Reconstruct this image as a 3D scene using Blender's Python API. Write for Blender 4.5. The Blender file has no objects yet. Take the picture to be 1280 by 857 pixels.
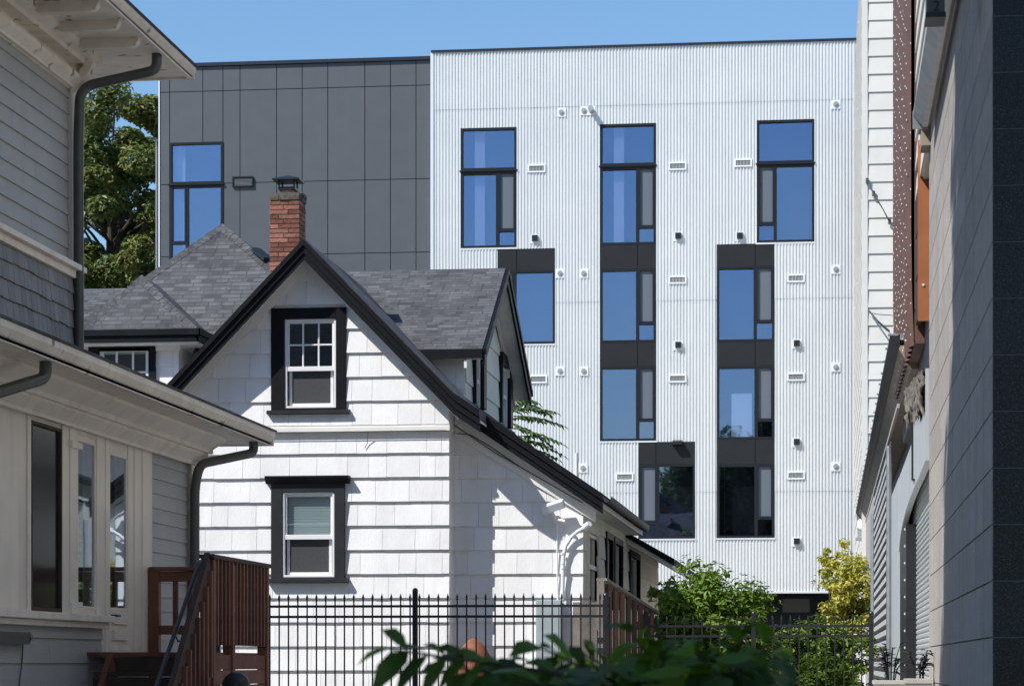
import bpy, bmesh, math, random
import numpy as np
from mathutils import Vector, Matrix
SC = bpy.context.scene
COL = SC.collection
R = math.radians
V = Vector
# ------------------------------------------------------------------ camera, sky, sun, exposure
F = 3200.0; UC = 640.0; VH = 828.0; YAW = R(7.0); EYE = 1.6
cam = bpy.data.cameras.new('camera'); camo = bpy.data.objects.new('camera', cam); COL.objects.link(camo)
camo.location = (0, 0, EYE); camo.rotation_euler = (R(90), 0, YAW)
cam.sensor_width = 36; cam.lens = F / 1280 * 36; cam.shift_y = (VH - 428.5) / 1280
cam.clip_start = 0.1; cam.clip_end = 3000
cam.dof.use_dof = True; cam.dof.focus_distance = 42; cam.dof.aperture_fstop = 11
SC.camera = camo
SUNV = V((1.05, 1.0, -1.56)).normalized()            # the way the light travels
w = bpy.data.worlds.new('World'); SC.world = w; w.use_nodes = True
nt = w.node_tree; bg = nt.nodes['Background']
sky = nt.nodes.new('ShaderNodeTexSky'); sky.sky_type = 'NISHITA'; sky.sun_disc = False
sky.sun_elevation = math.asin(-SUNV.z); sky.sun_rotation = math.atan2(-SUNV.x, -SUNV.y)
sky.air_density = 1.35; sky.dust_density = 0.0; sky.ozone_density = 9.0; sky.altitude = 50
nt.links.new(sky.outputs[0], bg.inputs[0]); bg.inputs[1].default_value = 0.12
sl = bpy.data.lights.new('sun', 'SUN'); sl.energy = 4.6; sl.angle = R(0.5); sl.color = (1, .96, .9)
so = bpy.data.objects.new('sun', sl); COL.objects.link(so); so.location = (-20, -20, 40)
so.rotation_euler = SUNV.to_track_quat('-Z', 'Y').to_euler()
SC.view_settings.view_transform = 'Standard'; SC.view_settings.look = 'None'
SC.view_settings.exposure = 0.25; SC.view_settings.gamma = 1; SC.view_settings.use_curve_mapping = False
SC.render.resolution_x = 1024; SC.render.resolution_y = 685
SC.cycles.max_bounces = 8; SC.cycles.transparent_max_bounces = 12

# ------------------------------------------------------------------ measuring: a sight line met with a wall plane
_c, _s = math.cos(YAW), math.sin(YAW)
def ray(u, v):
    a = (u - UC) / F
    return V((-_s + _c * a, _c + _s * a, (VH - v) / F))
def PY(u, v, Y): d = ray(u, v); return V((0, 0, EYE)) + d * (Y / d.y)
def PX(u, v, X): d = ray(u, v); return V((0, 0, EYE)) + d * (X / d.x)
def sstep(a, b, x): t = min(1, max(0, (x - a) / (b - a))); return t * t * (3 - 2 * t)
def gz(y): return 0.8 * sstep(3, 21, y)               # the lot rises from the street
# ------------------------------------------------------------------ materials
def mat(name, base, rough=.6, var=0, noise=None, bump=None, metal=0, spec=.5, streak=0, streakcol=None, hue=None, trans=0, fleck=None):
    m = bpy.data.materials.new(name); m.use_nodes = True; t = m.node_tree; n = t.nodes; L = t.links.new
    b = n['Principled BSDF']; b.inputs['Roughness'].default_value = rough; b.inputs['Metallic'].default_value = metal
    b.inputs['Specular IOR Level'].default_value = spec
    tc = n.new('ShaderNodeTexCoord')
    col = n.new('ShaderNodeRGB'); col.outputs[0].default_value = (*base, 1); cur = col.outputs[0]
    at = n.new('ShaderNodeAttribute'); at.attribute_name = 'rnd'
    def mixc(fac, a, bcol, blend='MIX'):
        x = n.new('ShaderNodeMix'); x.data_type = 'RGBA'; x.blend_type = blend
        if isinstance(fac, (int, float)): x.inputs[0].default_value = fac
        else: L(fac, x.inputs[0])
        L(a, x.inputs[6])
        if isinstance(bcol, tuple): x.inputs[7].default_value = (*bcol, 1)
        else: L(bcol, x.inputs[7])
        return x.outputs[2]
    def rng(src, a, c, lo, hi):
        r = n.new('ShaderNodeMapRange'); L(src, r.inputs[0])
        for i, q in enumerate((a, c, lo, hi)): r.inputs[i + 1].default_value = q
        return r.outputs[0]
    def tex(scale, detail=4, sc=None, off=0, dist=0):
        mp = n.new('ShaderNodeMapping'); L(tc.outputs['Object'], mp.inputs[0])
        if sc: mp.inputs['Scale'].default_value = sc
        mp.inputs['Location'].default_value = (off, off * .7, off * .3)
        x = n.new('ShaderNodeTexNoise'); L(mp.outputs[0], x.inputs['Vector']); x.inputs['Scale'].default_value = scale
        x.inputs['Detail'].default_value = detail; x.inputs['Distortion'].default_value = dist
        return x.outputs[0]
    if hue: cur = mixc(at.outputs['Fac'], cur, hue)
    if var:
        g = rng(at.outputs['Fac'], 0, 1, 1 - var, 1 + var)
        c2 = n.new('ShaderNodeCombineColor'); [L(g, c2.inputs[i]) for i in range(3)]
        cur = mixc(1.0, cur, c2.outputs[0], 'MULTIPLY')
    if noise:
        sc, amt = noise[:2]
        g = rng(tex(sc, 6), .3, .7, 1 - amt, 1 + amt)
        c2 = n.new('ShaderNodeCombineColor'); [L(g, c2.inputs[i]) for i in range(3)]
        cur = mixc(1.0, cur, c2.outputs[0], 'MULTIPLY')
    if fleck:
        sc, thr, fc = fleck
        cur = mixc(rng(tex(sc, 3, off=4), thr, thr + .08, 0, 1), cur, fc)
    if streak:
        g = rng(tex(1.0, 5, (5, 5, .5), 7, .3), .5, .8, 0, streak)
        cur = mixc(g, cur, streakcol or tuple(q * .45 for q in base))
    L(cur, b.inputs['Base Color'])
    if bump:
        bn = n.new('ShaderNodeBump'); bn.inputs['Strength'].default_value = bump[1]; bn.inputs['Distance'].default_value = .02
        L(tex(bump[0], 5, bump[2] if len(bump) > 2 else None), bn.inputs['Height']); L(bn.outputs[0], b.inputs['Normal'])
    if trans:
        tr = n.new('ShaderNodeBsdfTranslucent'); L(cur, tr.inputs[0]); ms = n.new('ShaderNodeMixShader'); ms.inputs[0].default_value = trans
        L(b.outputs[0], ms.inputs[1]); L(tr.outputs[0], ms.inputs[2]); L(ms.outputs[0], n['Material Output'].inputs[0])
    return m
def roof_mat(name, c1, c2, bw=.26, rh=.14):
    m = bpy.data.materials.new(name); m.use_nodes = True; t = m.node_tree; n = t.nodes; L = t.links.new
    b = n['Principled BSDF']; b.inputs['Roughness'].default_value = .9; b.inputs['Specular IOR Level'].default_value = .2
    uv = n.new('ShaderNodeUVMap'); uv.uv_map = 'UVMap'
    wob = n.new('ShaderNodeTexNoise'); wob.inputs['Scale'].default_value = 5; L(uv.outputs[0], wob.inputs['Vector'])
    vm = n.new('ShaderNodeVectorMath'); vm.operation = 'MULTIPLY_ADD'; L(wob.outputs['Color'], vm.inputs[0]); vm.inputs[1].default_value = (.05, .012, 0); L(uv.outputs[0], vm.inputs[2])
    def brick(w_, off, mort):
        k = n.new('ShaderNodeTexBrick'); L(vm.outputs[0], k.inputs['Vector']); k.inputs['Scale'].default_value = 1
        k.inputs['Brick Width'].default_value = w_; k.inputs['Row Height'].default_value = rh; k.inputs['Mortar Size'].default_value = mort
        k.inputs['Mortar Smooth'].default_value = .3; k.offset = off; k.offset_frequency = 2; k.squash = 1.5; k.squash_frequency = 3
        k.inputs['Color1'].default_value = (0, 0, 0, 1); k.inputs['Color2'].default_value = (1, 1, 1, 1); k.inputs['Mortar'].default_value = (.1, .1, .1, 1)
        return k
    k1 = brick(bw, .37, .008); k2 = brick(bw * .63, .61, .0)
    av = n.new('ShaderNodeMix'); av.data_type = 'RGBA'; av.inputs[0].default_value = .4; L(k1.outputs[0], av.inputs[6]); L(k2.outputs[0], av.inputs[7])
    cr = n.new('ShaderNodeMix'); cr.data_type = 'RGBA'; L(av.outputs[2], cr.inputs[0]); cr.inputs[6].default_value = (*c1, 1); cr.inputs[7].default_value = (*c2, 1)
    ns = n.new('ShaderNodeTexNoise'); ns.inputs['Scale'].default_value = 90; ns.inputs['Detail'].default_value = 4; L(uv.outputs[0], ns.inputs['Vector'])
    rg = n.new('ShaderNodeMapRange'); L(ns.outputs[0], rg.inputs[0]); rg.inputs[1].default_value = .25; rg.inputs[2].default_value = .75; rg.inputs[3].default_value = .7; rg.inputs[4].default_value = 1.3
    n2 = n.new('ShaderNodeTexNoise'); n2.inputs['Scale'].default_value = .9; n2.inputs['Detail'].default_value = 5; L(uv.outputs[0], n2.inputs['Vector'])
    r2 = n.new('ShaderNodeMapRange'); L(n2.outputs[0], r2.inputs[0]); r2.inputs[1].default_value = .3; r2.inputs[2].default_value = .7; r2.inputs[3].default_value = .8; r2.inputs[4].default_value = 1.2
    mu = n.new('ShaderNodeMath'); mu.operation = 'MULTIPLY'; L(rg.outputs[0], mu.inputs[0]); L(r2.outputs[0], mu.inputs[1])
    vs = n.new('ShaderNodeVectorMath'); vs.operation = 'SCALE'; L(cr.outputs[2], vs.inputs[0]); L(mu.outputs[0], vs.inputs['Scale'])
    L(vs.outputs[0], b.inputs['Base Color'])
    # each course tips up towards its lower edge: a saw-tooth height over the row
    sp = n.new('ShaderNodeSeparateXYZ'); L(vm.outputs[0], sp.inputs[0])
    dv = n.new('ShaderNodeMath'); dv.operation = 'DIVIDE'; L(sp.outputs[1], dv.inputs[0]); dv.inputs[1].default_value = rh
    fr = n.new('ShaderNodeMath'); fr.operation = 'FRACT'; L(dv.outputs[0], fr.inputs[0])
    mx = n.new('ShaderNodeMath'); mx.operation = 'MULTIPLY_ADD'; L(fr.outputs[0], mx.inputs[0]); mx.inputs[1].default_value = -.6; L(k1.outputs[0], mx.inputs[2])
    bn = n.new('ShaderNodeBump'); bn.inputs['Strength'].default_value = .8; bn.inputs['Distance'].default_value = .02; L(mx.outputs[0], bn.inputs['Height']); L(bn.outputs[0], b.inputs['Normal'])
    return m
def glass_mat(name, tint, refl, rtint=(.8, .9, 1), wave=.0):
    m = bpy.data.materials.new(name); m.use_nodes = True; t = m.node_tree; n = t.nodes; L = t.links.new
    n.remove(n['Principled BSDF'])
    tr = n.new('ShaderNodeBsdfTransparent'); tr.inputs[0].default_value = (*tint, 1)
    gl = n.new('ShaderNodeBsdfGlossy'); gl.inputs['Roughness'].default_value = .015; gl.inputs[0].default_value = (*rtint, 1)
    lw = n.new('ShaderNodeLayerWeight'); lw.inputs[0].default_value = .5
    mr = n.new('ShaderNodeMapRange'); L(lw.outputs['Facing'], mr.inputs[0]); mr.inputs[1].default_value = 0; mr.inputs[2].default_value = 1; mr.inputs[3].default_value = refl; mr.inputs[4].default_value = min(1, refl + .5)
    if wave:
        tc = n.new('ShaderNodeTexCoord'); ns = n.new('ShaderNodeTexNoise'); ns.inputs['Scale'].default_value = 1.3; L(tc.outputs['Object'], ns.inputs['Vector'])
        bn = n.new('ShaderNodeBump'); bn.inputs['Strength'].default_value = wave; bn.inputs['Distance'].default_value = .02; L(ns.outputs[0], bn.inputs['Height']); L(bn.outputs[0], gl.inputs['Normal'])
    ms = n.new('ShaderNodeMixShader'); L(mr.outputs[0], ms.inputs[0]); L(tr.outputs[0], ms.inputs[1]); L(gl.outputs[0], ms.inputs[2]); L(ms.outputs[0], n['Material Output'].inputs[0])
    return m
M = {}
M['white_siding'] = mat('white_siding', (.80, .80, .80), .55, var=.05, noise=(3, .045), streak=.24, streakcol=(.5, .49, .46), bump=(14, .25, (6, 6, .8)))
M['white_trim'] = mat('white_trim', (.78, .77, .74), .5, noise=(4, .05), streak=.15, streakcol=(.45, .42, .36))
M['bounce_tinted_siding'] = mat('bounce_tinted_siding', (.74, .71, .60), .6, var=.04, noise=(3, .04), streak=.15, streakcol=(.45, .42, .33), bump=(14, .25, (6, 6, .8)))  # white siding on the shaded sides, warm bounce light put into its colour
M['black_trim'] = mat('black_trim', (.007, .0075, .010), .5, noise=(6, .25), bump=(20, .1), spec=.2)
M['slate_trim'] = mat('slate_trim', (.022, .024, .028), .5, noise=(6, .2), spec=.3)
M['sash'] = mat('sash', (.80, .80, .80), .4, noise=(5, .03))
M['roof'] = roof_mat('asphalt_shingle', (.052, .053, .056), (.140, .142, .147), .20, .1)
M['glass_old'] = glass_mat('old_window_glass', (.85, .88, .88), .09, wave=.03)
M['glass_new'] = glass_mat('new_window_glass', (.86, .89, .95), .24, (.57, .68, .95), wave=.06)
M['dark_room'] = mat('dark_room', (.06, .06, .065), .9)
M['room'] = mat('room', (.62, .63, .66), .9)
M['lamp'] = mat('ceiling_lamp', (.9, .88, .8), .5)
M['lamp'].node_tree.nodes['Principled BSDF'].inputs['Emission Color'].default_value = (1, .95, .85, 1)
M['lamp'].node_tree.nodes['Principled BSDF'].inputs['Emission Strength'].default_value = 6
M['screen'] = mat('insect_screen', (.115, .135, .165), .45, noise=(200, .2))
M['insect'] = mat('window_screen', (.045, .048, .052), .6, noise=(30, .15))
M['dark_pane'] = mat('screened_glass', (.022, .023, .024), .12, spec=.35)
M['curtain'] = mat('curtain', (.75, .77, .78), .8)
M['blind'] = mat('blind', (.80, .86, .87), .6)
M['brick'] = mat('brick', (.22, .078, .048), .85, var=.35, hue=(.28, .125, .09), noise=(14, .25), bump=(40, .6))
M['mortar'] = mat('mortar', (.11, .1, .09), .9, noise=(20, .3))
M['mossy_brick'] = mat('mossy_brick', (.10, .085, .065), .95, var=.6, noise=(18, .5), bump=(40, .8))
M['clay'] = mat('clay', (.50, .30, .19), .8, noise=(12, .2))
M['black_metal'] = mat('black_metal', (.02, .022, .025), .4, metal=.3)
M['corrugated'] = mat('corrugated_metal', (.69, .705, .70), .40, metal=.2, noise=(.8, .03), streak=.12)
M['flash'] = mat('flashing', (.72, .74, .76), .4, metal=.2)
M['panel'] = mat('fibre_cement_panel', (.074, .084, .095), .55, var=.10, noise=(2, .05), streak=.12, streakcol=(.12, .125, .13))
M['panel_back'] = mat('panel_joint', (.02, .022, .025), .7)
M['dark_frame'] = mat('dark_frame', (.013, .015, .019), .45, spec=.25)
M['spandrel'] = mat('spandrel_panel', (.014, .0155, .018), .55, noise=(2, .15), spec=.3)
M['navy_cap'] = mat('parapet_cap', (.02, .025, .04), .4, metal=.3)
M['vent_white'] = mat('vent_white', (.78, .8, .82), .4)
M['vent_grey'] = mat('vent_grey', (.30, .31, .31), .6, noise=(60, .25))
M['grey_siding'] = mat('grey_siding', (.40, .40, .39), .55, var=.05, noise=(2, .05), streak=.12, bump=(12, .2, (1, 1, 6)))
M['grey_shingle'] = mat('grey_shingle', (.26, .265, .27), .65, var=.16, noise=(5, .08), streak=.25, bump=(14, .4, (6, 6, .8)))
M['house_white'] = mat('porch_paint', (.84, .765, .66), .55, noise=(2.5, .06), streak=.3, streakcol=(.34, .27, .2), bump=(9, .1))
M['eave_white'] = mat('eave_paint', (.80, .73, .63), .6, noise=(3, .10), streak=.2, streakcol=(.25, .17, .11), fleck=(6, .63, (.26, .19, .13)))
M['pipe'] = mat('grey_pipe', (.085, .09, .085), .4, noise=(8, .1), metal=.2)
M['redwood'] = mat('stained_wood', (.175, .062, .034), .6, var=.35, noise=(6, .25), bump=(18, .4, (8, 8, .6)), streak=.2)
M['dark_wood'] = mat('dark_wood', (.055, .032, .022), .7, var=.3, noise=(6, .3))
M['old_wood'] = mat('weathered_wood', (.215, .19, .17), .8, var=.3, noise=(5, .25), bump=(18, .5, (8, 8, .6)), streak=.4)
M['brown_board'] = mat('brown_board', (.135, .070, .042), .8, var=.5, noise=(5, .25), bump=(18, .5, (8, 8, .6)), streak=.3)
M['rail_metal'] = mat('handrail_metal', (.10, .11, .12), .35, metal=.6)
M['fence'] = mat('fence_paint', (.020, .021, .025), .4, metal=.2, noise=(8, .2))
M['util'] = mat('utility_grey', (.36, .42, .44), .45, noise=(3, .06), streak=.15)
M['stone'] = mat('limestone', (.40, .372, .342), .85, var=.12, noise=(9, .12), bump=(45, .5), streak=.6, streakcol=(.20, .185, .17))
M['joint'] = mat('stone_joint', (.12, .115, .11), .9)
M['granite'] = mat('black_granite', (.012, .0125, .013), .3, var=.25, noise=(90, .7), fleck=(120, .57, (.085, .08, .07)), spec=.25)
M['grout'] = mat('light_grout', (.13, .15, .15), .8)
M['tower_siding'] = mat('tower_siding', (.70, .68, .62), .6, var=.03, noise=(3, .03), streak=.12, streakcol=(.45, .43, .37))
M['brown_metal'] = mat('brown_ribbed_metal', (.14, .072, .052), .6, var=.06, noise=(2, .12), streak=.35, streakcol=(.09, .05, .04))
M['orange'] = mat('rust_orange_panel', (.36, .125, .045), .6, noise=(3, .15), streak=.3)
M['galv'] = mat('galvanised', (.42, .45, .47), .4, metal=.6, noise=(6, .15), streak=.2)
M['awning'] = mat('pale_awning_metal', (.52, .55, .57), .45, metal=.1, noise=(3, .05), streak=.2)
M['slat'] = mat('shutter_slat', (.50, .54, .54), .45, var=.08, metal=.2, noise=(5, .1), streak=.3)
M['soffit_brown'] = mat('weathered_soffit', (.30, .25, .20), .8, noise=(4, .2), streak=.3)
M['rag'] = mat('insulation', (.17, .15, .13), .95, noise=(12, .3), bump=(12, .9))
M['bay'] = mat('bay_grey', (.27, .275, .28), .7, noise=(3, .2))
M['concrete'] = mat('concrete', (.42, .40, .37), .85, noise=(4, .1), bump=(30, .2), streak=.2)
M['asphalt'] = mat('asphalt', (.15, .138, .122), .9, noise=(1.5, .2), bump=(60, .4))
M['ground'] = mat('concrete_ground', (.48, .44, .39), .9, noise=(1.5, .2), bump=(60, .4))
M['terra'] = mat('terracotta', (.24, .085, .045), .7, noise=(8, .15))
M['ink'] = mat('black_ink', (.01, .01, .01), .5)
M['bark'] = mat('bark', (.075, .06, .048), .95, noise=(8, .3), bump=(14, .9, (4, 4, .7)))
M['leaf_maple'] = mat('leaf_maple', (.045, .105, .02), .5, hue=(.29, .30, .075), trans=.3)
M['leaf_street'] = mat('leaf_street', (.05, .10, .02), .55, hue=(.13, .19, .05), trans=.35)
M['leaf_bright'] = mat('leaf_bright', (.065, .15, .016), .5, hue=(.30, .43, .05), trans=.4)
M['leaf_mid'] = mat('leaf_mid', (.06, .13, .018), .5, hue=(.30, .41, .07), trans=.35)
M['leaf_yellow'] = mat('leaf_yellow', (.20, .28, .04), .5, hue=(.80, .70, .15), trans=.4)
M['leaf_sumac'] = mat('leaf_sumac', (.04, .10, .025), .45, hue=(.15, .23, .07), trans=.3)
M['leaf_near'] = mat('leaf_near', (.035, .072, .006), .5, hue=(.12, .20, .015), trans=.4, spec=.25)
M['leaf_black'] = mat('leaf_black', (.008, .011, .009), .45, hue=(.018, .022, .016))
# ------------------------------------------------------------------ mesh builder
class MB:
    def __init__(s, seed=1): s.v = []; s.f = []; s.r = []; s.rv = .5; s.g = random.Random(seed)
    def rr(s): s.rv = s.g.random()
    def add(s, vs, fs):
        o = len(s.v); s.v.extend([tuple(p) for p in vs])
        for f in fs: s.f.append([i + o for i in f]); s.r.append(s.rv)
    def box(s, x0, x1, y0, y1, z0, z1):
        x0, x1 = sorted((x0, x1)); y0, y1 = sorted((y0, y1)); z0, z1 = sorted((z0, z1))
        s.add([(x0, y0, z0), (x1, y0, z0), (x1, y1, z0), (x0, y1, z0), (x0, y0, z1), (x1, y0, z1), (x1, y1, z1), (x0, y1, z1)],
              [(0, 3, 2, 1), (4, 5, 6, 7), (0, 1, 5, 4), (1, 2, 6, 5), (2, 3, 7, 6), (3, 0, 4, 7)]); return s
    def prism(s, pts, ext):
        ext = V(ext); n = len(pts); a = [V(p) for p in pts]; b = [p + ext for p in a]
        nor = sum(((a[i] - a[0]).cross(a[i + 1] - a[0]) for i in range(1, n - 1)), V())
        fl = nor.dot(ext) > 0
        fs = [tuple(range(n))[::-1] if fl else tuple(range(n)), tuple(range(n, 2 * n)) if fl else tuple(range(n, 2 * n))[::-1]]
        for i in range(n):
            j = (i + 1) % n; q = (i, j, j + n, i + n); fs.append(q if fl else q[::-1])
        s.add(a + b, fs); return s
    def quad(s, *p): s.add(p, [tuple(range(len(p)))]); return s
    def beam(s, a, b, w, h, up=(0, 0, 1)):
        a = V(a); b = V(b); d = (b - a).normalized(); sd = d.cross(V(up)).normalized(); u = sd.cross(d)
        q = [a - sd * w / 2 - u * h / 2, a + sd * w / 2 - u * h / 2, a + sd * w / 2 + u * h / 2, a - sd * w / 2 + u * h / 2]
        return s.prism(q, b - a)
    def tube(s, pts, r, n=10, caps=True):
        pts = [V(p) for p in pts]; rs = r if isinstance(r, (list, tuple)) else [r] * len(pts); rings = []; vs = []
        t0 = (pts[1] - pts[0]).normalized(); ref = V((0, 0, 1)) if abs(t0.z) < .9 else V((1, 0, 0)); sd = t0.cross(ref).normalized()
        for i, p in enumerate(pts):
            t = ((pts[min(i + 1, len(pts) - 1)] - pts[max(i - 1, 0)])).normalized()
            sd = (sd - t * sd.dot(t)).normalized(); up = t.cross(sd)
            vs += [p + (sd * math.cos(2 * math.pi * k / n) + up * math.sin(2 * math.pi * k / n)) * rs[i] for k in range(n)]
        fs = []
        for i in range(len(pts) - 1):
            for k in range(n): fs.append((i * n + k, i * n + (k + 1) % n, (i + 1) * n + (k + 1) % n, (i + 1) * n + k))
        if caps: fs += [tuple(range(n))[::-1], tuple((len(pts) - 1) * n + k for k in range(n))]
        s.add(vs, fs); return s
    def lathe(s, c, prof, n=20):
        vs = []; fs = []
        for r, z in prof: vs += [(c[0] + r * math.cos(2 * math.pi * k / n), c[1] + r * math.sin(2 * math.pi * k / n), c[2] + z) for k in range(n)]
        for i in range(len(prof) - 1):
            for k in range(n): fs.append((i * n + k, i * n + (k + 1) % n, (i + 1) * n + (k + 1) % n, (i + 1) * n + k))
        fs += [tuple(range(n))[::-1], tuple((len(prof) - 1) * n + k for k in range(n))]
        s.add(vs, fs); return s
    def build(s, name, m, parent=None, smooth=False, clips=None, bevel=0, origin=None):
        if not s.v: return None
        me = bpy.data.meshes.new(name); me.from_pydata(s.v, [], s.f)
        at = me.attributes.new('rnd', 'FLOAT', 'FACE'); at.data.foreach_set('value', s.r)
        if clips:
            bm = bmesh.new(); bm.from_mesh(me)
            for co, no in clips:
                bmesh.ops.bisect_plane(bm, geom=bm.verts[:] + bm.edges[:] + bm.faces[:], plane_co=co, plane_no=no, clear_outer=True)
            bm.to_mesh(me); bm.free()
        me.update()
        uv = me.uv_layers.new(name='UVMap'); Z = V((0, 0, 1)); data = np.zeros((len(me.loops), 2), 'f')
        for p in me.polygons:
            nn = p.normal
            if abs(nn.z) > .985: a, b = V((1, 0, 0)), V((0, 1, 0))
            else: a = Z.cross(nn).normalized(); b = nn.cross(a)
            for li in p.loop_indices:
                co = me.vertices[me.loops[li].vertex_index].co; data[li] = (co.dot(a), co.dot(b))
        uv.data.foreach_set('uv', data.ravel())
        n = len(me.vertices)
        if n == 0: return None
        cs = np.zeros(n * 3, 'f'); me.vertices.foreach_get('co', cs); cs = cs.reshape(-1, 3)
        lo, hi = cs.min(0), cs.max(0)
        c = V(origin) if origin else V(((lo[0] + hi[0]) / 2, (lo[1] + hi[1]) / 2, lo[2]))
        me.transform(Matrix.Translation(-c))
        if smooth:
            me.polygons.foreach_set('use_smooth', [True] * len(me.polygons))
            try: me.set_sharp_from_angle(angle=R(40))
            except Exception: pass
        me.materials.append(m)
        o = bpy.data.objects.new(name, me); COL.objects.link(o); o.location = c
        if parent: adopt(o, parent)
        if bevel:
            bv = o.modifiers.new('bevel', 'BEVEL'); bv.width = bevel; bv.segments = 2; bv.limit_method = 'ANGLE'; bv.angle_limit = R(40)
        return o
def wloc(o):
    return o['_w'] if False else WL.get(o.name, V(o.location))
WL = {}
def adopt(o, p):
    w0 = V(o.location); WL[o.name] = w0
    o.parent = p; o.location = w0 - wloc(p)
def tag(o, label=None, cat=None, group=None, kind=None):
    for k, q in (('label', label), ('category', cat), ('group', group), ('kind', kind)):
        if q: o[k] = q
    return o
def thing(name, loc, label, cat, group=None):
    o = bpy.data.objects.new(name, None); COL.objects.link(o); o.location = loc; o.empty_display_size = .3
    WL[o.name] = V(loc); return tag(o, label, cat, group)
def rect_sub(x0, x1, z0, z1, holes):
    out = []; xs = sorted({x0, x1, *[min(x1, max(x0, q)) for h in holes for q in h[:2]]})
    for a, b in zip(xs, xs[1:]):
        if b - a < 1e-4: continue
        seg = [(z0, z1)]; mx = (a + b) / 2
        for h in holes:
            if h[0] < mx < h[1]:
                ns = []
                for c, d in seg:
                    if h[3] <= c or h[2] >= d: ns.append((c, d)); continue
                    if h[2] > c: ns.append((c, h[2]))
                    if h[3] < d: ns.append((h[3], d))
                seg = ns
        out += [(a, b, c, d) for c, d in seg if d - c > 1e-4]
    return out
def siding(mb, o, a, n, x0, x1, z0, z1, exp, th, holes=(), widths=None, zref=None, gap=.004, jit=0., lean=1.0):
    """lapped courses on the wall plane through o, running along a, facing n; x measured along a"""
    o = V(o); a = V(a); n = V(n); g = mb.g; zref = z0 if zref is None else zref
    k = math.floor((z0 - zref) / exp); zb = zref + k * exp
    while zb < z1 - 1e-4:
        x = x0 - (g.random() * widths[0] if widths else g.random() * 2)
        while x < x1:
            wd = g.uniform(*widths) if widths else g.uniform(2.6, 4.6)
            mb.rr(); j = g.uniform(-jit, jit); t2 = th * g.uniform(.94, 1.06)
            xa, xb = max(x, x0), min(x + wd - gap, x1); x += wd
            if xb - xa < .01: continue
            c0, d0 = max(zb + j, z0), min(zb + exp + .004, z1)
            for (p, q, c, d) in rect_sub(xa, xb, c0, d0, holes):
                oc = t2 * (1 - (c - zb) / exp * lean) + .004; od = max(.003, t2 * (1 - (d - zb) / exp * lean)) + .002
                pt = lambda X, Zc, out: o + a * X + n * out + V((0, 0, Zc - o.z))
                vs = [pt(p, c, oc), pt(q, c, oc), pt(q, d, od), pt(p, d, od), pt(p, c, -.01), pt(q, c, -.01), pt(q, d, -.01), pt(p, d, -.01)]
                fs = [(0, 1, 2, 3), (1, 0, 4, 5), (2, 1, 5, 6), (0, 3, 7, 4), (3, 2, 6, 7)]
                if a.cross(V((0, 0, 1))).dot(n) < 0: fs = [f[::-1] for f in fs]
                mb.add(vs, fs)
        zb += exp
    return mb
def leafcloud(name, m, parent, cents, rad, per, size, seed, flat=.35, asp=1.7, bend=.25):
    """many small folded leaf faces gathered round clump centres"""
    g = np.random.default_rng(seed); cents = np.asarray(cents, float); nC = len(cents)
    N = nC * per; idx = np.repeat(np.arange(nC), per)
    rad = np.broadcast_to(np.asarray(rad, float), (nC,))
    dirs = g.normal(size=(N, 3)); dirs /= np.linalg.norm(dirs, axis=1)[:, None]
    rr = g.random(N) ** .45
    c = cents[idx] + dirs * (rr * rad[idx])[:, None] * np.array([1, 1, .75])
    nor = g.normal(size=(N, 3)) * flat + dirs * .6 + np.array([0, 0, .75]); nor /= np.linalg.norm(nor, axis=1)[:, None]
    t = np.cross(nor, g.normal(size=(N, 3))); t /= np.linalg.norm(t, axis=1)[:, None]; b = np.cross(nor, t)
    s = size * g.uniform(.6, 1.3, N)[:, None]
    p0 = c - t * s * .5 * asp; p2 = c + t * s * .5 * asp - nor * s * bend; p1 = c + b * s * .42 + nor * s * .12; p3 = c - b * s * .42 + nor * s * .12
    vs = np.stack([p0, p1, p2, p3], 1).reshape(-1, 3); lo = vs.min(0); hi = vs.max(0); org = np.array([(lo[0] + hi[0]) / 2, (lo[1] + hi[1]) / 2, lo[2]])
    me = bpy.data.meshes.new(name); q = np.arange(N) * 4
    fs = np.concatenate([np.stack([q, q + 1, q + 2], 1), np.stack([q, q + 2, q + 3], 1)])
    me.from_pydata((vs - org).tolist(), [], fs.tolist())
    tone = np.clip(g.random(nC)[idx] * .55 + g.random(N) * .5 - .05, 0, 1)
    me.attributes.new('rnd', 'FLOAT', 'FACE').data.foreach_set('value', np.concatenate([tone, tone]).astype('f'))
    me.materials.append(m); o = bpy.data.objects.new(name, me); COL.objects.link(o); o.location = org
    if parent: adopt(o, parent)
    return o
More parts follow.
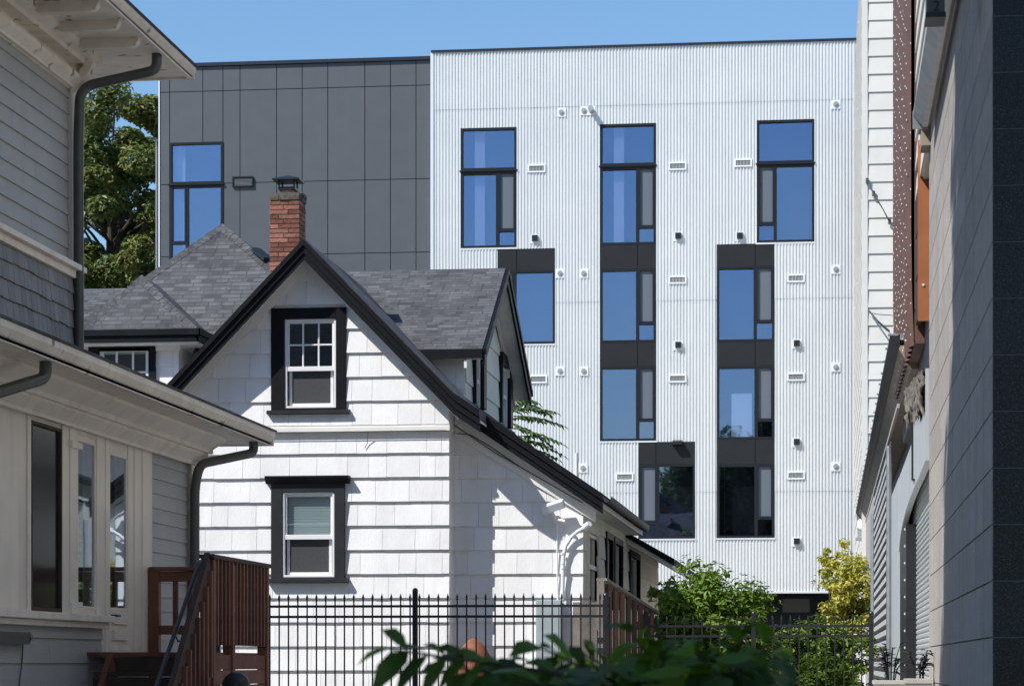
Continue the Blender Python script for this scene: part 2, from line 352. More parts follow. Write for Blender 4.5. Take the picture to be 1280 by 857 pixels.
def tree(name, base, cc, cr, ncl, per, size, m, seed, tr, label, cat, clr=(.14, .24), shell=.35, group=None, limbs=16, drop=None):
    base = V(base); cc = V(cc); g = random.Random(seed); root = thing(name, base, label, cat, group)
    cents = []; rads = []
    while len(cents) < ncl:
        d = V((g.gauss(0, 1), g.gauss(0, 1), g.gauss(0, 1))).normalized(); q = g.uniform(shell ** 3, 1) ** (1 / 3)
        lump = 1 + .16 * math.sin(3 * math.atan2(d.y, d.x) + seed) + .12 * math.sin(5 * d.z + seed * 2)
        p = V((d.x * cr[0], d.y * cr[1], d.z * cr[2])) * q * lump + cc
        if drop and drop(p, g): continue
        cents.append(p); rads.append(g.uniform(*clr) * cr[0])
    mb = MB(seed); top = cc + V((0, 0, cr[2] * .35))
    n = 8; pts = [base.lerp(top, i / n) + V((g.uniform(-1, 1), g.uniform(-1, 1), 0)) * tr * .5 * (0 < i) for i in range(n + 1)]
    mb.tube(pts, [tr * (1.25 if i == 0 else 1 - .85 * i / n) for i in range(n + 1)], 10)
    for i in range(limbs):
        e = cents[g.randrange(len(cents))]; k = min(1, max(.25, (e.z - cr[2] * .5 - base.z) / max(.1, top.z - base.z))); st = base.lerp(top, k)
        mid = st.lerp(e, .5) + V((g.uniform(-.1, .1), g.uniform(-.1, .1), g.uniform(0, .15))) * cr[0]
        r0 = tr * (1 - .8 * k) * .55; mb.tube([st, st.lerp(mid, .5) + V((0, 0, .02 * cr[0])), mid, mid.lerp(e, .6), e], [r0, r0 * .8, r0 * .55, r0 * .35, r0 * .12], 6)
    mb.build('trunk', M['bark'], root, smooth=True)
    leafcloud('crown', m, root, cents, rads, per, size, seed)
    return root
# ================================================================== ground
mb = MB(); ys = [-160, -20, 3, 6, 9, 12, 15, 18, 21, 40, 80, 160, 700]
xs = [-500, -40, 0, 40, 500]
for y0, y1 in zip(ys, ys[1:]):
    for x0, x1 in zip(xs, xs[1:]): mb.quad((x0, y0, gz(y0)), (x1, y0, gz(y0)), (x1, y1, gz(y1)), (x0, y1, gz(y1)))
tag(mb.build('ground', M['asphalt']), kind='structure')
mb = MB(); mb.quad((-6.6, 18.5, gz(18.5) + .012), (.9, 18.5, gz(18.5) + .012), (.9, 21, .812), (-6.6, 21, .812)); mb.quad((-6.6, 21, .812), (.9, 21, .812), (.9, 34.2, .812), (-6.6, 34.2, .812)); tag(mb.build('path', M['ground']), kind='structure')
G1 = .8
# ================================================================== apartment building at the back
YB = 80.0; YG = 80.22
def bx(u, Y=YB): return PY(u, 400, Y).x
def bz(u, v, Y=YB): return PY(u, v, Y).z
apt = thing('apartment_building', (bx(640), 86, G1), 'tall modern apartment block of ribbed pale metal and dark grey panels', 'building')
XB0, XB1 = bx(540.5), bx(1112)
ZT = bz(800, 59); ZB = bz(860, 739)
wins = []      # (u0,u1,v0,v1, transom v or None, mullion u, narrow side, split v)
wins += [(576, 646, 160, 310, 214, 622, 'R', 288), (622, 694, 338, 430, None, 643, 'L', 405), (750, 820, 155, 306, 208, 797, 'R', 284),
         (750, 820, 336, 428, None, 797, 'R', 404), (750, 820, 458, 551, None, 797, 'R', 525), (798, 869, 580, 673, None, 822, 'L', 652),
         (946, 1018, 150, 303, 205, 969, 'L', 279), (896, 968, 333, 427, None, 944, 'R', 402), (896, 968, 457, 549, None, 945, 'R', 525), (896, 968, 580, 672, None, 945, 'R', 647)]
spans = [(622, 694, 311, 338, 646), (750, 820, 306, 336, 797), (750, 820, 428, 458, 797), (798, 869, 552, 580, 820), (896, 968, 305, 333, 944), (896, 968, 427, 457, 944), (896, 968, 549, 580, 944)]
def wrect(u0, u1, v0, v1, Y=YB):
    um = (u0 + u1) / 2; return bx(u0, Y), bx(u1, Y), bz(um, v1, Y), bz(um, v0, Y)
holes = [wrect(*q[:4]) for q in wins] + [wrect(*q[:4]) for q in spans]
# close the hairline between a window and the dark panel above or below it
seams = [bz(800, q) for q in (130, 255, 375, 491, 614)]
mb = MB(3); per = .1
prof = [(0, 0), (.018, 0), (.034, .029), (.066, .029), (.084, 0)]
def corr(x0, x1, z0, z1, off):
    k = math.floor(x0 / per) - 1; pts = []
    def pv(x):
        t = (x % per)
        for (a, pa), (b, pb) in zip(prof, prof[1:] + [(per, 0)]):
            if a <= t <= b: return pa + (pb - pa) * (t - a) / max(1e-6, b - a)
        return 0
    xsv = [x0] + [q for q in (i * per + p for i in range(k, int(x1 / per) + 2) for p, _ in prof) if x0 + 1e-3 < q < x1 - 1e-3] + [x1]
    vs = []
    for x in xsv: y = YB - pv(x) - off; vs += [(x, y, z0), (x, y, z1)]
    mb.add(vs, [(2 * i, 2 * i + 2, 2 * i + 3, 2 * i + 1) for i in range(len(xsv) - 1)])
lev = sorted([ZB, ZT] + seams)
for i, (za, zb_) in enumerate(zip(lev, lev[1:])):
    for r_ in rect_sub(XB0, XB1, za - (.03 if i else 0), zb_, holes): corr(*r_, .004 + .006 * (i % 2) + .004 * i)
mb.build('corrugated_wall', M['corrugated'], apt)
mb = MB()
for (a, b, c, d) in rect_sub(XB0, XB1, ZB, ZT, holes): mb.box(a, b, YB + .03, YB + .3, c, d)
mb.build('wall_core', M['spandrel'], apt)
mb = MB(); mb.box(XB0 - .03, XB1, YB - .10, YB + .5, ZT, ZT + .07); mb.build('parapet_cap', M['navy_cap'], apt)
MB().box(XB0 - .05, XB0 + .04, YB - .07, YG + .2, ZB, ZT - .002).build('corner_flashing', M['flash'], apt); MB().box(XB0, XB1, YB - .06, YB + .2, ZB - .06, ZB - .001).build('base_flashing', M['flash'], apt)
for q in wins + spans:
    a, b, c, d = wrect(*q[:4]); top = not any(abs(s_[3] - q[2]) < 4 and s_[0] == q[0] for s_ in spans + wins if s_ is not q)
    bot = not any(abs(s_[2] - q[3]) < 4 and s_[0] == q[0] for s_ in spans + wins if s_ is not q)
    if bot: MB().box(a - .03, b + .03, YB - .05, YB + .02, c - .05, c - .001).build('sill_flashing', M['flash'], apt)
mb = MB(); mb.box(XB0 - .5, XB1, YB + .35, YB + 18, ZB + .02, ZT - .4); mb.build('roof_slab', M['panel_back'], apt)
# recessed dark ground floor
mb = MB(); a, b = bx(300), XB1
mb.box(a, b, YB + 2.4, YB + 18, G1 - .3, ZB); mb.build('ground_floor_wall', M['spandrel'], apt)
mb = MB(); x0, x1 = bx(978, YB + 2.4), bx(1012, YB + 2.4); z0, z1 = bz(995, 765, YB + 2.4), bz(995, 748, YB + 2.4)
f = MB()
for q in ((x0 - .1, x1 + .1, z0 - .1, z0), (x0 - .1, x1 + .1, z1, z1 + .1), (x0 - .1, x0, z0, z1), (x1, x1 + .1, z0, z1)): f.box(q[0], q[1], YB + 2.33, YB + 2.4, q[2], q[3])
gw = f.build('window', M['dark_frame'], apt)
mb.box(x0, x1, YB + 2.37, YB + 2.39, z0, z1); mb.build('pane', mat('dim_pane', (.10, .10, .095), .3), gw)
def bars(f, a, b, c, d, y0, y1, t): 
    f.box(a, b, y0, y1, c, c + t); f.box(a, b, y0, y1, d - t, d); f.box(a, a + t, y0, y1, c + t, d - t); f.box(b - t, b, y0, y1, c + t, d - t)
def modern_window(q, Y):
    u0, u1, v0, v1, tr, mu, side, sp = q; a, b, c, d = wrect(u0, u1, v0, v1, Y); t = .075; um = (u0 + u1) / 2
    f = MB(); bars(f, a, b, c, d, Y - .035, Y + .12, t); xm = bx(mu, Y); zs = bz(um, sp, Y)
    zt = d
    panes = []; zlow = d - t
    if tr:
        zt = bz(um, tr, Y); f.box(a + t, b - t, Y - .034, Y + .119, zt - .1, zt + .1); f.box(a - .03, b + .03, Y - .08, Y + .01, zt - .015, zt + .03)
        panes.append((a + t, b - t, zt + .1, d - t)); zlow = zt - .1
    f.box(xm - .05, xm + .05, Y - .033, Y + .118, c + t, zlow)
    big = (a + t, xm - .05) if side == 'R' else (xm + .05, b - t); nar = (xm + .05, b - t) if side == 'R' else (a + t, xm - .05)
    f.box(nar[0], nar[1], Y - .032, Y + .117, zs - .05, zs + .05)
    for xx in nar: f.box(xx - .03, xx + .03, Y - .045, Y + .05, zs + .05, zlow)
    win = f.build('window', M['dark_frame'], apt)
    panes += [(*big, c + t, zlow), (*nar, c + t, zs - .05)]
    gp = random.Random(int(u0 * 7 + v0))
    for p in panes:
        po = MB().box(p[0] - .02, p[1] + .02, Y + .05, Y + .058, p[2] - .02, p[3] + .02).build('pane', M['glass_new'], win)
        po.rotation_euler = (gp.uniform(-.012, .012), 0, gp.uniform(-.012, .012))      # no two panes are glazed quite parallel
    if Y == YG:
        MB().box(nar[0] + .03, nar[1] - .03, Y + .05, Y + .058, zs + .05, zlow).build('pane', M['glass_new'], win)
        cm_ = MB(); xx = a
        while xx < nar[1] - .1: cm_.box(xx, xx + .10, Y + .2 + (.03 if int(xx * 20) % 2 else 0), Y + .24, c, d); xx += .09
        cm_.build('curtain', M['curtain'], win)
    else: MB().box(nar[0] + .03, nar[1] - .03, Y + .03, Y + .04, zs + .05, zlow).build('screen', M['screen'], win)
    r = MB(); e = 3.2; y0 = Y + .14; ai, bi, ci, di = a - .5, b + .9, c - .3, d + .15
    r.quad((ai, y0 + e, ci), (bi, y0 + e, ci), (bi, y0 + e, di), (ai, y0 + e, di)); r.quad((ai, y0, di), (bi, y0, di), (bi, y0 + e, di), (ai, y0 + e, di))
    r.quad((ai, y0, ci), (bi, y0, ci), (bi, y0 + e, ci), (ai, y0 + e, ci)); r.quad((ai, y0, ci), (ai, y0 + e, ci), (ai, y0 + e, di), (ai, y0, di)); r.quad((bi, y0, ci), (bi, y0 + e, ci), (bi, y0 + e, di), (bi, y0, di))
    r.box(a + .42, a + .74, y0 + .04, y0 + .2, ci, di) if v0 < 200 and u0 < 900 and side == 'R' else None
    r.box(ai, bi, y0 + .3, y0 + 1.1, di - .42, di) if v0 > 330 else None
    r.build('interior', M['room'], win)
    if u0 == 896 and v0 == 457: MB().box(a + .45, big[1] - .08, y0 + .02, y0 + .03, c + .1, d - .85).build('blind', M['blind'], win)
    if (u0, v0) in ((750, 458), (798, 580)):
        for k in range(2): lt = MB(); lt.lathe((a + .85 + .15 * k, y0 + .6 + .8 * k, d - .32), [(.05, 0), (.06, .01), (.06, .03)], 12); lt.build('ceiling_light', M['lamp'], win)
for q in wins: modern_window(q, YB)
for (u0, u1, v0, v1, mu) in spans:
    a, b, c, d = wrect(u0, u1, v0, v1); xm = bx(mu); m2 = MB(); m2.rr()
    m2.box(a, xm - .012, YB - .03, YB + .05, c + .004, d - .004); m2.box(xm + .012, b, YB - .03, YB + .05, c + .004, d - .004); m2.box(a, b, YB - .01, YB + .03, c, d)
    m2.build('spandrel_panel', M['spandrel'], apt)
def louver(u, v, Y, wpx=22, hpx=10, fr='vent_white', gr='vent_grey'):
    a, b, c, d = wrect(u - wpx / 2, u + wpx / 2, v - hpx / 2, v + hpx / 2, Y); f = MB(); bars(f, a, b, c, d, Y - .075, Y + .02, .045)
    o = f.build('louver_vent', M[fr], apt); s_ = MB(); n = 6
    for i in range(n):
        z = c + .045 + (d - c - .09) * i / n; s_.prism([(a + .045, Y - .06, z), (b - .045, Y - .06, z), (b - .045, Y - .035, z + (d - c - .09) / n), (a + .045, Y - .035, z + (d - c - .09) / n)], (0, .02, 0))
    s_.build('slats', M[gr], o)
for u, v in ((671, 211), (847, 208), (929, 204), (847, 350), (995, 348), (847, 473), (995, 471), (673, 474), (781, 596), (995, 594)): louver(u, v, YB)
louver(304, 227.5, YG, 26, 13, 'dark_frame', 'panel')
def disc(mb, x, y0, y1, z, r, n=20): mb.prism([(x + r * math.cos(2 * math.pi * k / n), y0, z + r * math.sin(2 * math.pi * k / n)) for k in range(n)], (0, y1 - y0, 0))
def round_vent(u, v, dbl=False, hood=False):
    p = PY(u, v, YB); h = .14; f = MB(); f.box(p.x - h * (1.75 if dbl else 1), p.x + h * (1.75 if dbl else 1), YB - .06, YB + .01, p.z - h, p.z + h); o = f.build('round_vent', M['vent_white'], apt)
    for dx in ((-.12, .12) if dbl else (0,)):
        r = MB(); disc(r, p.x + dx, YB - .085, YB - .06, p.z, .085); r.build('duct_ring', M['vent_grey'], o)
        r = MB(); disc(r, p.x + dx, YB - .10, YB - .085, p.z, .045); r.build('duct_cap', M['vent_grey'], o)
    if dbl:
        t_ = MB(); t_.tube([(p.x + .12, YB - .08, p.z + .01), (p.x + .12, YB - .42, p.z + .01)], .085, 14); t_.build('duct_pipe', M['galv'], o, smooth=True)
for u, v in ((702, 141), (1045, 131), (700.5, 342), (730, 342), (1045, 337), (700.5, 464), (730, 464), (1045, 459), (1045, 583), (729, 585)): round_vent(u, v)
round_vent(735, 139, True)
for u, v in ((669, 299), (848, 296), (925, 296), (848, 432), (996, 430), (996, 553), (996, 677)):
    p = PY(u, v, YB); o = MB().box(p.x - .15, p.x + .15, YB - .05, YB + .01, p.z - .14, p.z + .14).build('alarm_plate', M['vent_white'], apt)
    MB().box(p.x - .09, p.x + .09, YB - .15, YB - .05, p.z - .07, p.z + .11).build('alarm_box', M['black_metal'], o)
p = PY(847, 553, YB); MB().prism([(p.x - .15, YB - .03, p.z + .08), (p.x - .15, YB - .28, p.z + .02), (p.x - .15, YB - .28, p.z - .08), (p.x - .15, YB - .03, p.z - .1)], (.3, 0, 0)).build('wall_light', M['black_metal'], apt)
# the dark panelled half
GX = [200, 212, 253.5, 278.7, 300, 345.7, 377.7, 409.7, 456, 488, 520, 540]
gxs = [bx(u, YG) for u in GX]; ZGT = bz(370, 80, YG); zrow = [1.0, bz(370, 410, YG), bz(370, 318, YG), bz(370, 227, YG), bz(370, 111, YG), ZGT]
gw_ = (212, 279, 178, 336, 231, 234, 'L', 303); gh = [wrect(*gw_[:4], YG)]
mb = MB(5)
for a, b in zip(gxs, gxs[1:]):
    for c, d in zip(zrow, zrow[1:]):
        mb.rr(); mb.rv = .35 + .3 * mb.rv
        for (p, q, r_, s_) in rect_sub(a + .012, b - .012, c + .012, d - .012, gh): mb.box(p, q, YG, YG + .05, r_, s_)
mb.build('panel_wall', M['panel'], apt)
mb = MB()
for (p, q, r_, s_) in rect_sub(gxs[0] + .01, XB0, 1, ZGT, gh): mb.box(p, q, YG + .03, YG + .2, r_, s_)
mb.build('panel_backing', M['panel_back'], apt)
mb = MB(); mb.box(gxs[0], XB0 - .06, YG - .08, YG + .6, ZGT, ZGT + .11); mb.build('parapet_cap', M['navy_cap'], apt)
mb = MB(); mb.box(gxs[0] - .045, gxs[0], YG - .03, YG + .3, 1, ZGT + .1); mb.build('corner_flashing', M['flash'], apt)
mb = MB(); mb.box(gxs[0] + .02, XB0 + 1, YG + 3.8, YG + 18, 1, ZGT - .1); mb.box(gxs[0] + .02, XB0 + 1, YG + .2, YG + 3.8, ZGT - .3, ZGT - .1); mb.box(gxs[0] + .02, gxs[0] + .2, YG + .2, YG + 3.8, 1, ZGT - .3); mb.build('rear_block', M['panel'], apt)
modern_window(gw_, YG)
# ================================================================== white gabled house
Y0 = 35.0; YR = Y0 - .45; YW = Y0 + .525
hx = lambda u, Y=Y0: PY(u, 400, Y).x
hz = lambda v, Y=Y0, u=400: PY(u, v, Y).z
house = thing('white_house', (hx(380), Y0 + 5, G1), 'white shingled house with black-trimmed steep gable and grey roof, beyond the iron picket fence', 'house')
RX, RZ = PY(380, 298, YR).x, PY(380, 298, YR).z; SL = 1.03
KX = hx(568, YR); KZ = RZ - SL * (KX - RX); YR2 = YW - .26; TX = hx(600, YR); EX = hx(752, YR2); SL2 = .68; EZ = KZ - SL2 * (EX - KX)
LX = hx(211, YR); LZ = RZ - SL * (RX - LX)
TH = .10            # roof slab thickness
WX0, WX1, WX2 = hx(200), hx(560), hx(729, YW)
exp_ = .334; zref = hz(567)
# window openings on the front
U = dict(o=(340, 434, 385, 513), s=(357, 421, 399, 510)); Lw = dict(o=(340, 432, 604, 723), s=(354, 419, 615, 721))
def hrect(q, Y=Y0): return hx(q[0], Y), hx(q[1], Y), hz(q[3], Y), hz(q[2], Y)
ho = [hrect(U['o']), hrect(Lw['o'])]; hs = [hrect(U['s']), hrect(Lw['s'])]
gl = V((SL, 0, 1)).normalized(); glL = V((-SL, 0, 1)).normalized()
clipz = RZ - .12
clipsG = [(V((RX, 0, clipz)), gl), (V((RX, 0, clipz)), glL)]
ZBELT = hz(535)
mb = MB(11); siding(mb, (0, Y0, 0), (1, 0, 0), (0, -1, 0), WX0, WX1 + .02, G1, ZBELT - .02, exp_, .036, ho, (.19, .56), zref, jit=.003)
mb.build('front_wall', M['white_siding'], house)
mb = MB(12); siding(mb, (0, Y0 - .03, 0), (1, 0, 0), (0, -1, 0), WX0, WX1 + .02, ZBELT + .02, RZ, exp_, .034, ho, (.19, .56), ZBELT + .035, jit=.003)
mb.build('gable_wall', M['white_siding'], house, clips=clipsG)
mb = MB()
for r_ in rect_sub(WX0, WX1, G1, RZ, hs): mb.box(r_[0], r_[1], Y0 - .004, Y0 + .12, r_[2], r_[3])
mb.build('wall_sheathing', M['white_siding'], house, clips=clipsG)
mb = MB(); mb.box(WX0, WX1 + .035, Y0 - .09, Y0, ZBELT - .055, ZBELT); mb.box(WX0, WX1 + .03, Y0 - .06, Y0, ZBELT, ZBELT + .05); mb.build('belt_course', M['white_trim'], house)
# return of the front block, and the set-back wall on the right
zc1 = lambda x: RZ - SL * (x - RX) if x < KX else KZ - SL2 * (x - KX)
mb = MB(13); siding(mb, (WX1, 0, 0), (0, 1, 0), (1, 0, 0), Y0, YW, G1, ZBELT + .3, exp_, .02, (), (.3, .6), zref); mb.build('return_wall', M['white_siding'], house)
n2 = V((SL2, 0, 1)).normalized()
mb = MB(14); siding(mb, (0, YW, 0), (1, 0, 0), (0, -1, 0), WX1 - .1, WX2, G1, KZ + .3, exp_, .034, (), (.26, .5), zref + .01, jit=.003)
mb.build('side_bay_wall', M['white_siding'], house, clips=[(V((KX, 0, KZ - .14)), n2)])
mb = MB(); mb.prism([(WX1 - .3, YW, G1), (WX2, YW, G1), (WX2, YW, zc1(WX2) - .12), (WX1 - .3, YW, zc1(WX1) - .1)], (0, .12, 0)); mb.build('wall_sheathing', M['white_siding'], house)
mb = MB(); mb.prism([(WX1 + .03, YW - .06, KZ - .16), (EX - .1, YW - .06, EZ - .16 + SL2 * .1), (EX - .1, YW - .06, EZ - .46 + SL2 * .1), (WX1 + .03, YW - .06, KZ - .5)], (0, .04, 0)); mb.build('rake_frieze', M['white_trim'], house)
# roof: left slope, right slope, flatter lower slope
YE = 43.2
mb = MB()
def slope(xa, za, xb, zb_, y0, y1, th=TH): mb.prism([(xa, y0, za), (xb, y0, zb_), (xb, y0, zb_ - th * 1.2), (xa, y0, za - th * 1.2)], (0, y1 - y0, 0))
slope(LX, LZ, RX, RZ, YR, 41, TH); slope(RX, RZ, KX, KZ, YR, YE, TH); slope(KX, KZ, EX, EZ, YR2, YE, TH); TZ = KZ - SL2 * (TX - KX); slope(KX, KZ, TX, TZ, YR, YR2 - .001, TH)
mb.build('main_roof', M['roof'], house)
mb = MB(21)
for i in range(46):     # ragged shingle ends along the right rake and cap tiles up the ridge
    t = (i + .5) / 46; x = RX + (KX - RX) * t; z = RZ - SL * (x - RX); mb.rr(); j = mb.g.uniform(.0, .03)
    mb.beam((x - .03, YR + .16 - j, z + .012), (x + .07, YR + .16 - j, z + .012 - .1), .38, .016, up=(SL, 0, 1))
mb.build('shingle_edge', M['roof'], house)
def rake(pts, yy, h, th, nm, m, drop=0):
    mb = MB(); q = []
    for (xa, za), (xb, zb_) in zip(pts, pts[1:]): mb.prism([(xa, yy, za - drop), (xb, yy, zb_ - drop), (xb, yy, zb_ - drop - h), (xa, yy, za - drop - h)], (0, th, 0))
    return mb.build(nm, m, house)
PTS = [(LX - .02, LZ - .02), (RX, RZ), (KX, KZ), (TX, TZ)]; PT2 = [(KX, KZ), (EX + .02, EZ - .014)]
rake(PTS, YR - .035, .20, .04, 'rake_board', M['black_trim']); rake(PTS, YR - .065, .085, .04, 'rake_moulding', M['black_trim'], .012); rake(PTS, YR - .012, .115, .03, 'rake_board', M['black_trim'], .18)
rake(PT2, YR2 - .035, .20, .04, 'rake_board', M['black_trim']); rake(PT2, YR2 - .065, .085, .04, 'rake_moulding', M['black_trim'], .012); rake(PT2, YR2 - .012, .10, .03, 'rake_board', M['black_trim'], .18)
mb = MB()   # white soffit boards under the overhang
mb.prism([(LX + .02, YR + .02, LZ - .13), (RX, YR + .02, RZ - .16), (RX, YR + .02, RZ - .19), (LX + .02, YR + .02, LZ - .165)], (0, .43, 0))
mb.prism([(RX, YR + .02, RZ - .16), (KX, YR + .02, KZ - .13), (KX, YR + .02, KZ - .165), (RX, YR + .02, RZ - .19)], (0, .43, 0))
mb.prism([(KX, YR2 + .02, KZ - .13), (EX, YR2 + .02, EZ - .13), (EX, YR2 + .02, EZ - .165), (KX, YR2 + .02, KZ - .165)], (0, .23, 0)); mb.prism([(KX, YR + .02, KZ - .13), (TX, YR + .02, TZ - .13), (TX, YR + .02, TZ - .165), (KX, YR + .02, KZ - .165)], (0, YR2 - YR - .05, 0))
for s_, pt in ((1, (LX, LZ)), (-1, (KX, KZ))): mb.prism([(RX, Y0 - .10, RZ - .19), (pt[0], Y0 - .10, pt[1] - .17), (pt[0], Y0 - .10, pt[1] - .33), (RX, Y0 - .10, RZ - .35)], (0, .05, 0))
mb.build('rake_soffit', M['white_trim'], house)
def dh_window(q, Y, muntins, cap, name='window'):
    o, s_ = hrect(q['o'], Y), hrect(q['s'], Y); f = MB()
    for r_ in rect_sub(*o, [s_]): f.box(r_[0], r_[1], Y - .075, Y + .05, r_[2], r_[3])
    win = f.build(name, M['black_trim' if not cap else 'slate_trim'], house, bevel=.006)
    sl_ = MB(); sl_.prism([(o[0] - .05, Y - .14, o[2] - .05), (o[0] - .05, Y - .14, o[2] - .005), (o[0] - .05, Y, o[2] + .015), (o[0] - .05, Y, o[2] - .06)], (o[1] - o[0] + .1, 0, 0)); sl_.build('sill', M['slate_trim'], win)
    if cap:
        c_ = MB(); c_.prism([(o[0] - .07, Y - .17, o[3] + .10), (o[0] - .07, Y - .17, o[3] + .075), (o[0] - .07, Y - .09, o[3] - .005), (o[0] - .07, Y, o[3] - .005), (o[0] - .07, Y, o[3] + .105)], (o[1] - o[0] + .14, 0, 0)); c_.build('head_cap', M['black_trim'], win)
    t = .045; zm = s_[2] + (s_[3] - s_[2]) * (.47 if cap else .44); fs = MB()
    bars(fs, s_[0], s_[1], s_[2], s_[3], Y - .055, Y + .04, .03)
    bars(fs, s_[0] + .03, s_[1] - .03, zm - .02, s_[3] - .03, Y - .03, Y + .01, t - .015)
    bars(fs, s_[0] + .05, s_[1] - .05, s_[2] + .03, zm + .03, Y + .012, Y + .04, .04); fs.box(s_[0] + .03, s_[1] - .03, Y - .045, Y - .005, zm - .03, zm + .035)
    if muntins:
        w_ = (s_[1] - s_[0] - .06) / 3
        for k in (1, 2): fs.box(s_[0] + .03 + w_ * k - .011, s_[0] + .03 + w_ * k + .011, Y - .028, Y, zm + .035, s_[3] - .05)
        zz = (zm + s_[3]) / 2 - .01; fs.box(s_[0] + .05, s_[1] - .05, Y - .027, Y + .001, zz - .011, zz + .011)
    fs.build('sash', M['sash'], win, bevel=.004)
    MB().box(s_[0] + .05, s_[1] - .05, Y - .01, Y - .006, zm + .03, s_[3] - .05).build('pane', M['glass_old'], win)
    MB().box(s_[0] + .08, s_[1] - .08, Y + .022, Y + .026, s_[2] + .06, zm).build('insect_screen', M['insect'], win)
    r = MB(); a, b, c, d = s_[0] - .4, s_[1] + .5, s_[2] - .1, s_[3] + .1; y0, y1 = Y + .13, Y + 1.8
    r.quad((a, y1, c), (b, y1, c), (b, y1, d), (a, y1, d)); r.quad((a, y0, c), (a, y1, c), (a, y1, d), (a, y0, d)); r.quad((b, y0, c), (b, y1, c), (b, y1, d), (b, y0, d)); r.quad((a, y0, d), (b, y0, d), (b, y1, d), (a, y1, d)); r.quad((a, y0, c), (b, y0, c), (b, y1, c), (a, y1, c))
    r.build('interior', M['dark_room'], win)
    if cap:
        bl = MB(); n = 16; za, zb_ = zm, s_[3] - .03
        for i in range(n): z = za + (zb_ - za) * i / n; bl.prism([(s_[0] + .06, Y + .05, z), (s_[1] - .05, Y + .05, z), (s_[1] - .05, Y + .056, z + .044), (s_[0] + .06, Y + .056, z + .044)], (0, .003, 0))
        bl.build('blind', M['blind'], win)
dh_window(U, Y0, True, False); dh_window(Lw, Y0, False, True)
# body behind
HXR = WX2; zEave = EZ
mb = MB(); mb.box(WX0, WX1 - .02, Y0 + .13, 41, G1, LZ - .2); mb.prism([(WX0 + .02, Y0 + .2, LZ - .25), (WX1 - .05, Y0 + .2, LZ - .25), (RX, Y0 + .2, RZ - .3)], (0, 5, 0)); 
# keep the rooms behind the two windows open
mb = MB(); mb.box(WX0, WX0 + .1, Y0 + .1, 41, G1, LZ - .15); mb.box(WX0, WX2 - .2, 37.3, 41, G1, EZ - .3); mb.box(WX0, WX1, 38, 41, G1, LZ - .2); mb.build('rear_body', M['white_siding'], house)
# side wall towards the alley with its openings
def sx(u, v): return PX(u, v, HXR)
sideh = []
for u0, u1, v0, v1 in ((733, 745, 664, 748), (756, 763, 672, 760), (766, 775, 678, 760), (785.5, 797, 694, 760)):
    a, b = sx(u0, v0), sx(u1, v0); sideh.append((a.y, b.y, sx(u0, v1).z, a.z))
YS1 = sx(822, 700).y
W0, W1 = PY(770, 657, YE).x, PY(850, 703, YE + 1.5).x; WZ0 = PY(770, 657, YE).z; WZ1 = PY(850, 703, YE + 1.5).z
zwg = lambda x: WZ0 + .8 + (WZ1 - WZ0 - .8) * (x - W0 + 1.4) / (W1 - W0 + 1.4)
ZWT = zwg(HXR) - .1
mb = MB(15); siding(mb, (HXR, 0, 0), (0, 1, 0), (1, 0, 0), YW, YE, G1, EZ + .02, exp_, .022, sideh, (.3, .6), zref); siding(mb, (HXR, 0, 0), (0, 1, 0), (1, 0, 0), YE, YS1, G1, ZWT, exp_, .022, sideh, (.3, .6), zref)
mb.build('side_wall', M['bounce_tinted_siding'], house)
mb = MB()
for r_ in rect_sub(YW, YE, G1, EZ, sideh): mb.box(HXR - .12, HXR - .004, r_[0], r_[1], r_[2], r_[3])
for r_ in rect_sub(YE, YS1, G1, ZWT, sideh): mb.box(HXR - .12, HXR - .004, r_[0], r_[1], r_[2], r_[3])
mb.box(HXR - 2, HXR - .13, YS1 - .1, YS1, G1, ZWT); mb.build('wall_sheathing', M['bounce_tinted_siding'], house)
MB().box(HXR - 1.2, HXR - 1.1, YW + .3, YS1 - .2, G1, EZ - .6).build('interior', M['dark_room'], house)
for i, h in enumerate(sideh):
    f = MB(); t = .07
    for r_ in rect_sub(h[0] - .1, h[1] + .1, h[2], h[3] + .1, [h]): f.box(HXR - .02, HXR + .05, r_[0], r_[1], r_[2], r_[3])
    wn = f.build('window', M['bounce_tinted_siding'] if i == 0 else M['black_trim'], house)
    MB().box(HXR - .06, HXR - .055, h[0], h[1], h[2], h[3]).build('pane', M['glass_old'], wn)
    if i == 0:
        f = MB(); ym = h[0] + (h[1] - h[0]) * .5; f.box(HXR - .05, HXR + .01, h[0], h[0] + .05, h[2], h[3]); f.box(HXR - .05, HXR + .01, h[0], h[1], h[3] - .05, h[3]); f.box(HXR - .05, HXR + .012, h[0] + .05, h[1], (h[2] + h[3]) / 2 - .03, (h[2] + h[3]) / 2 + .03); f.build('sash', M['sash'], wn)
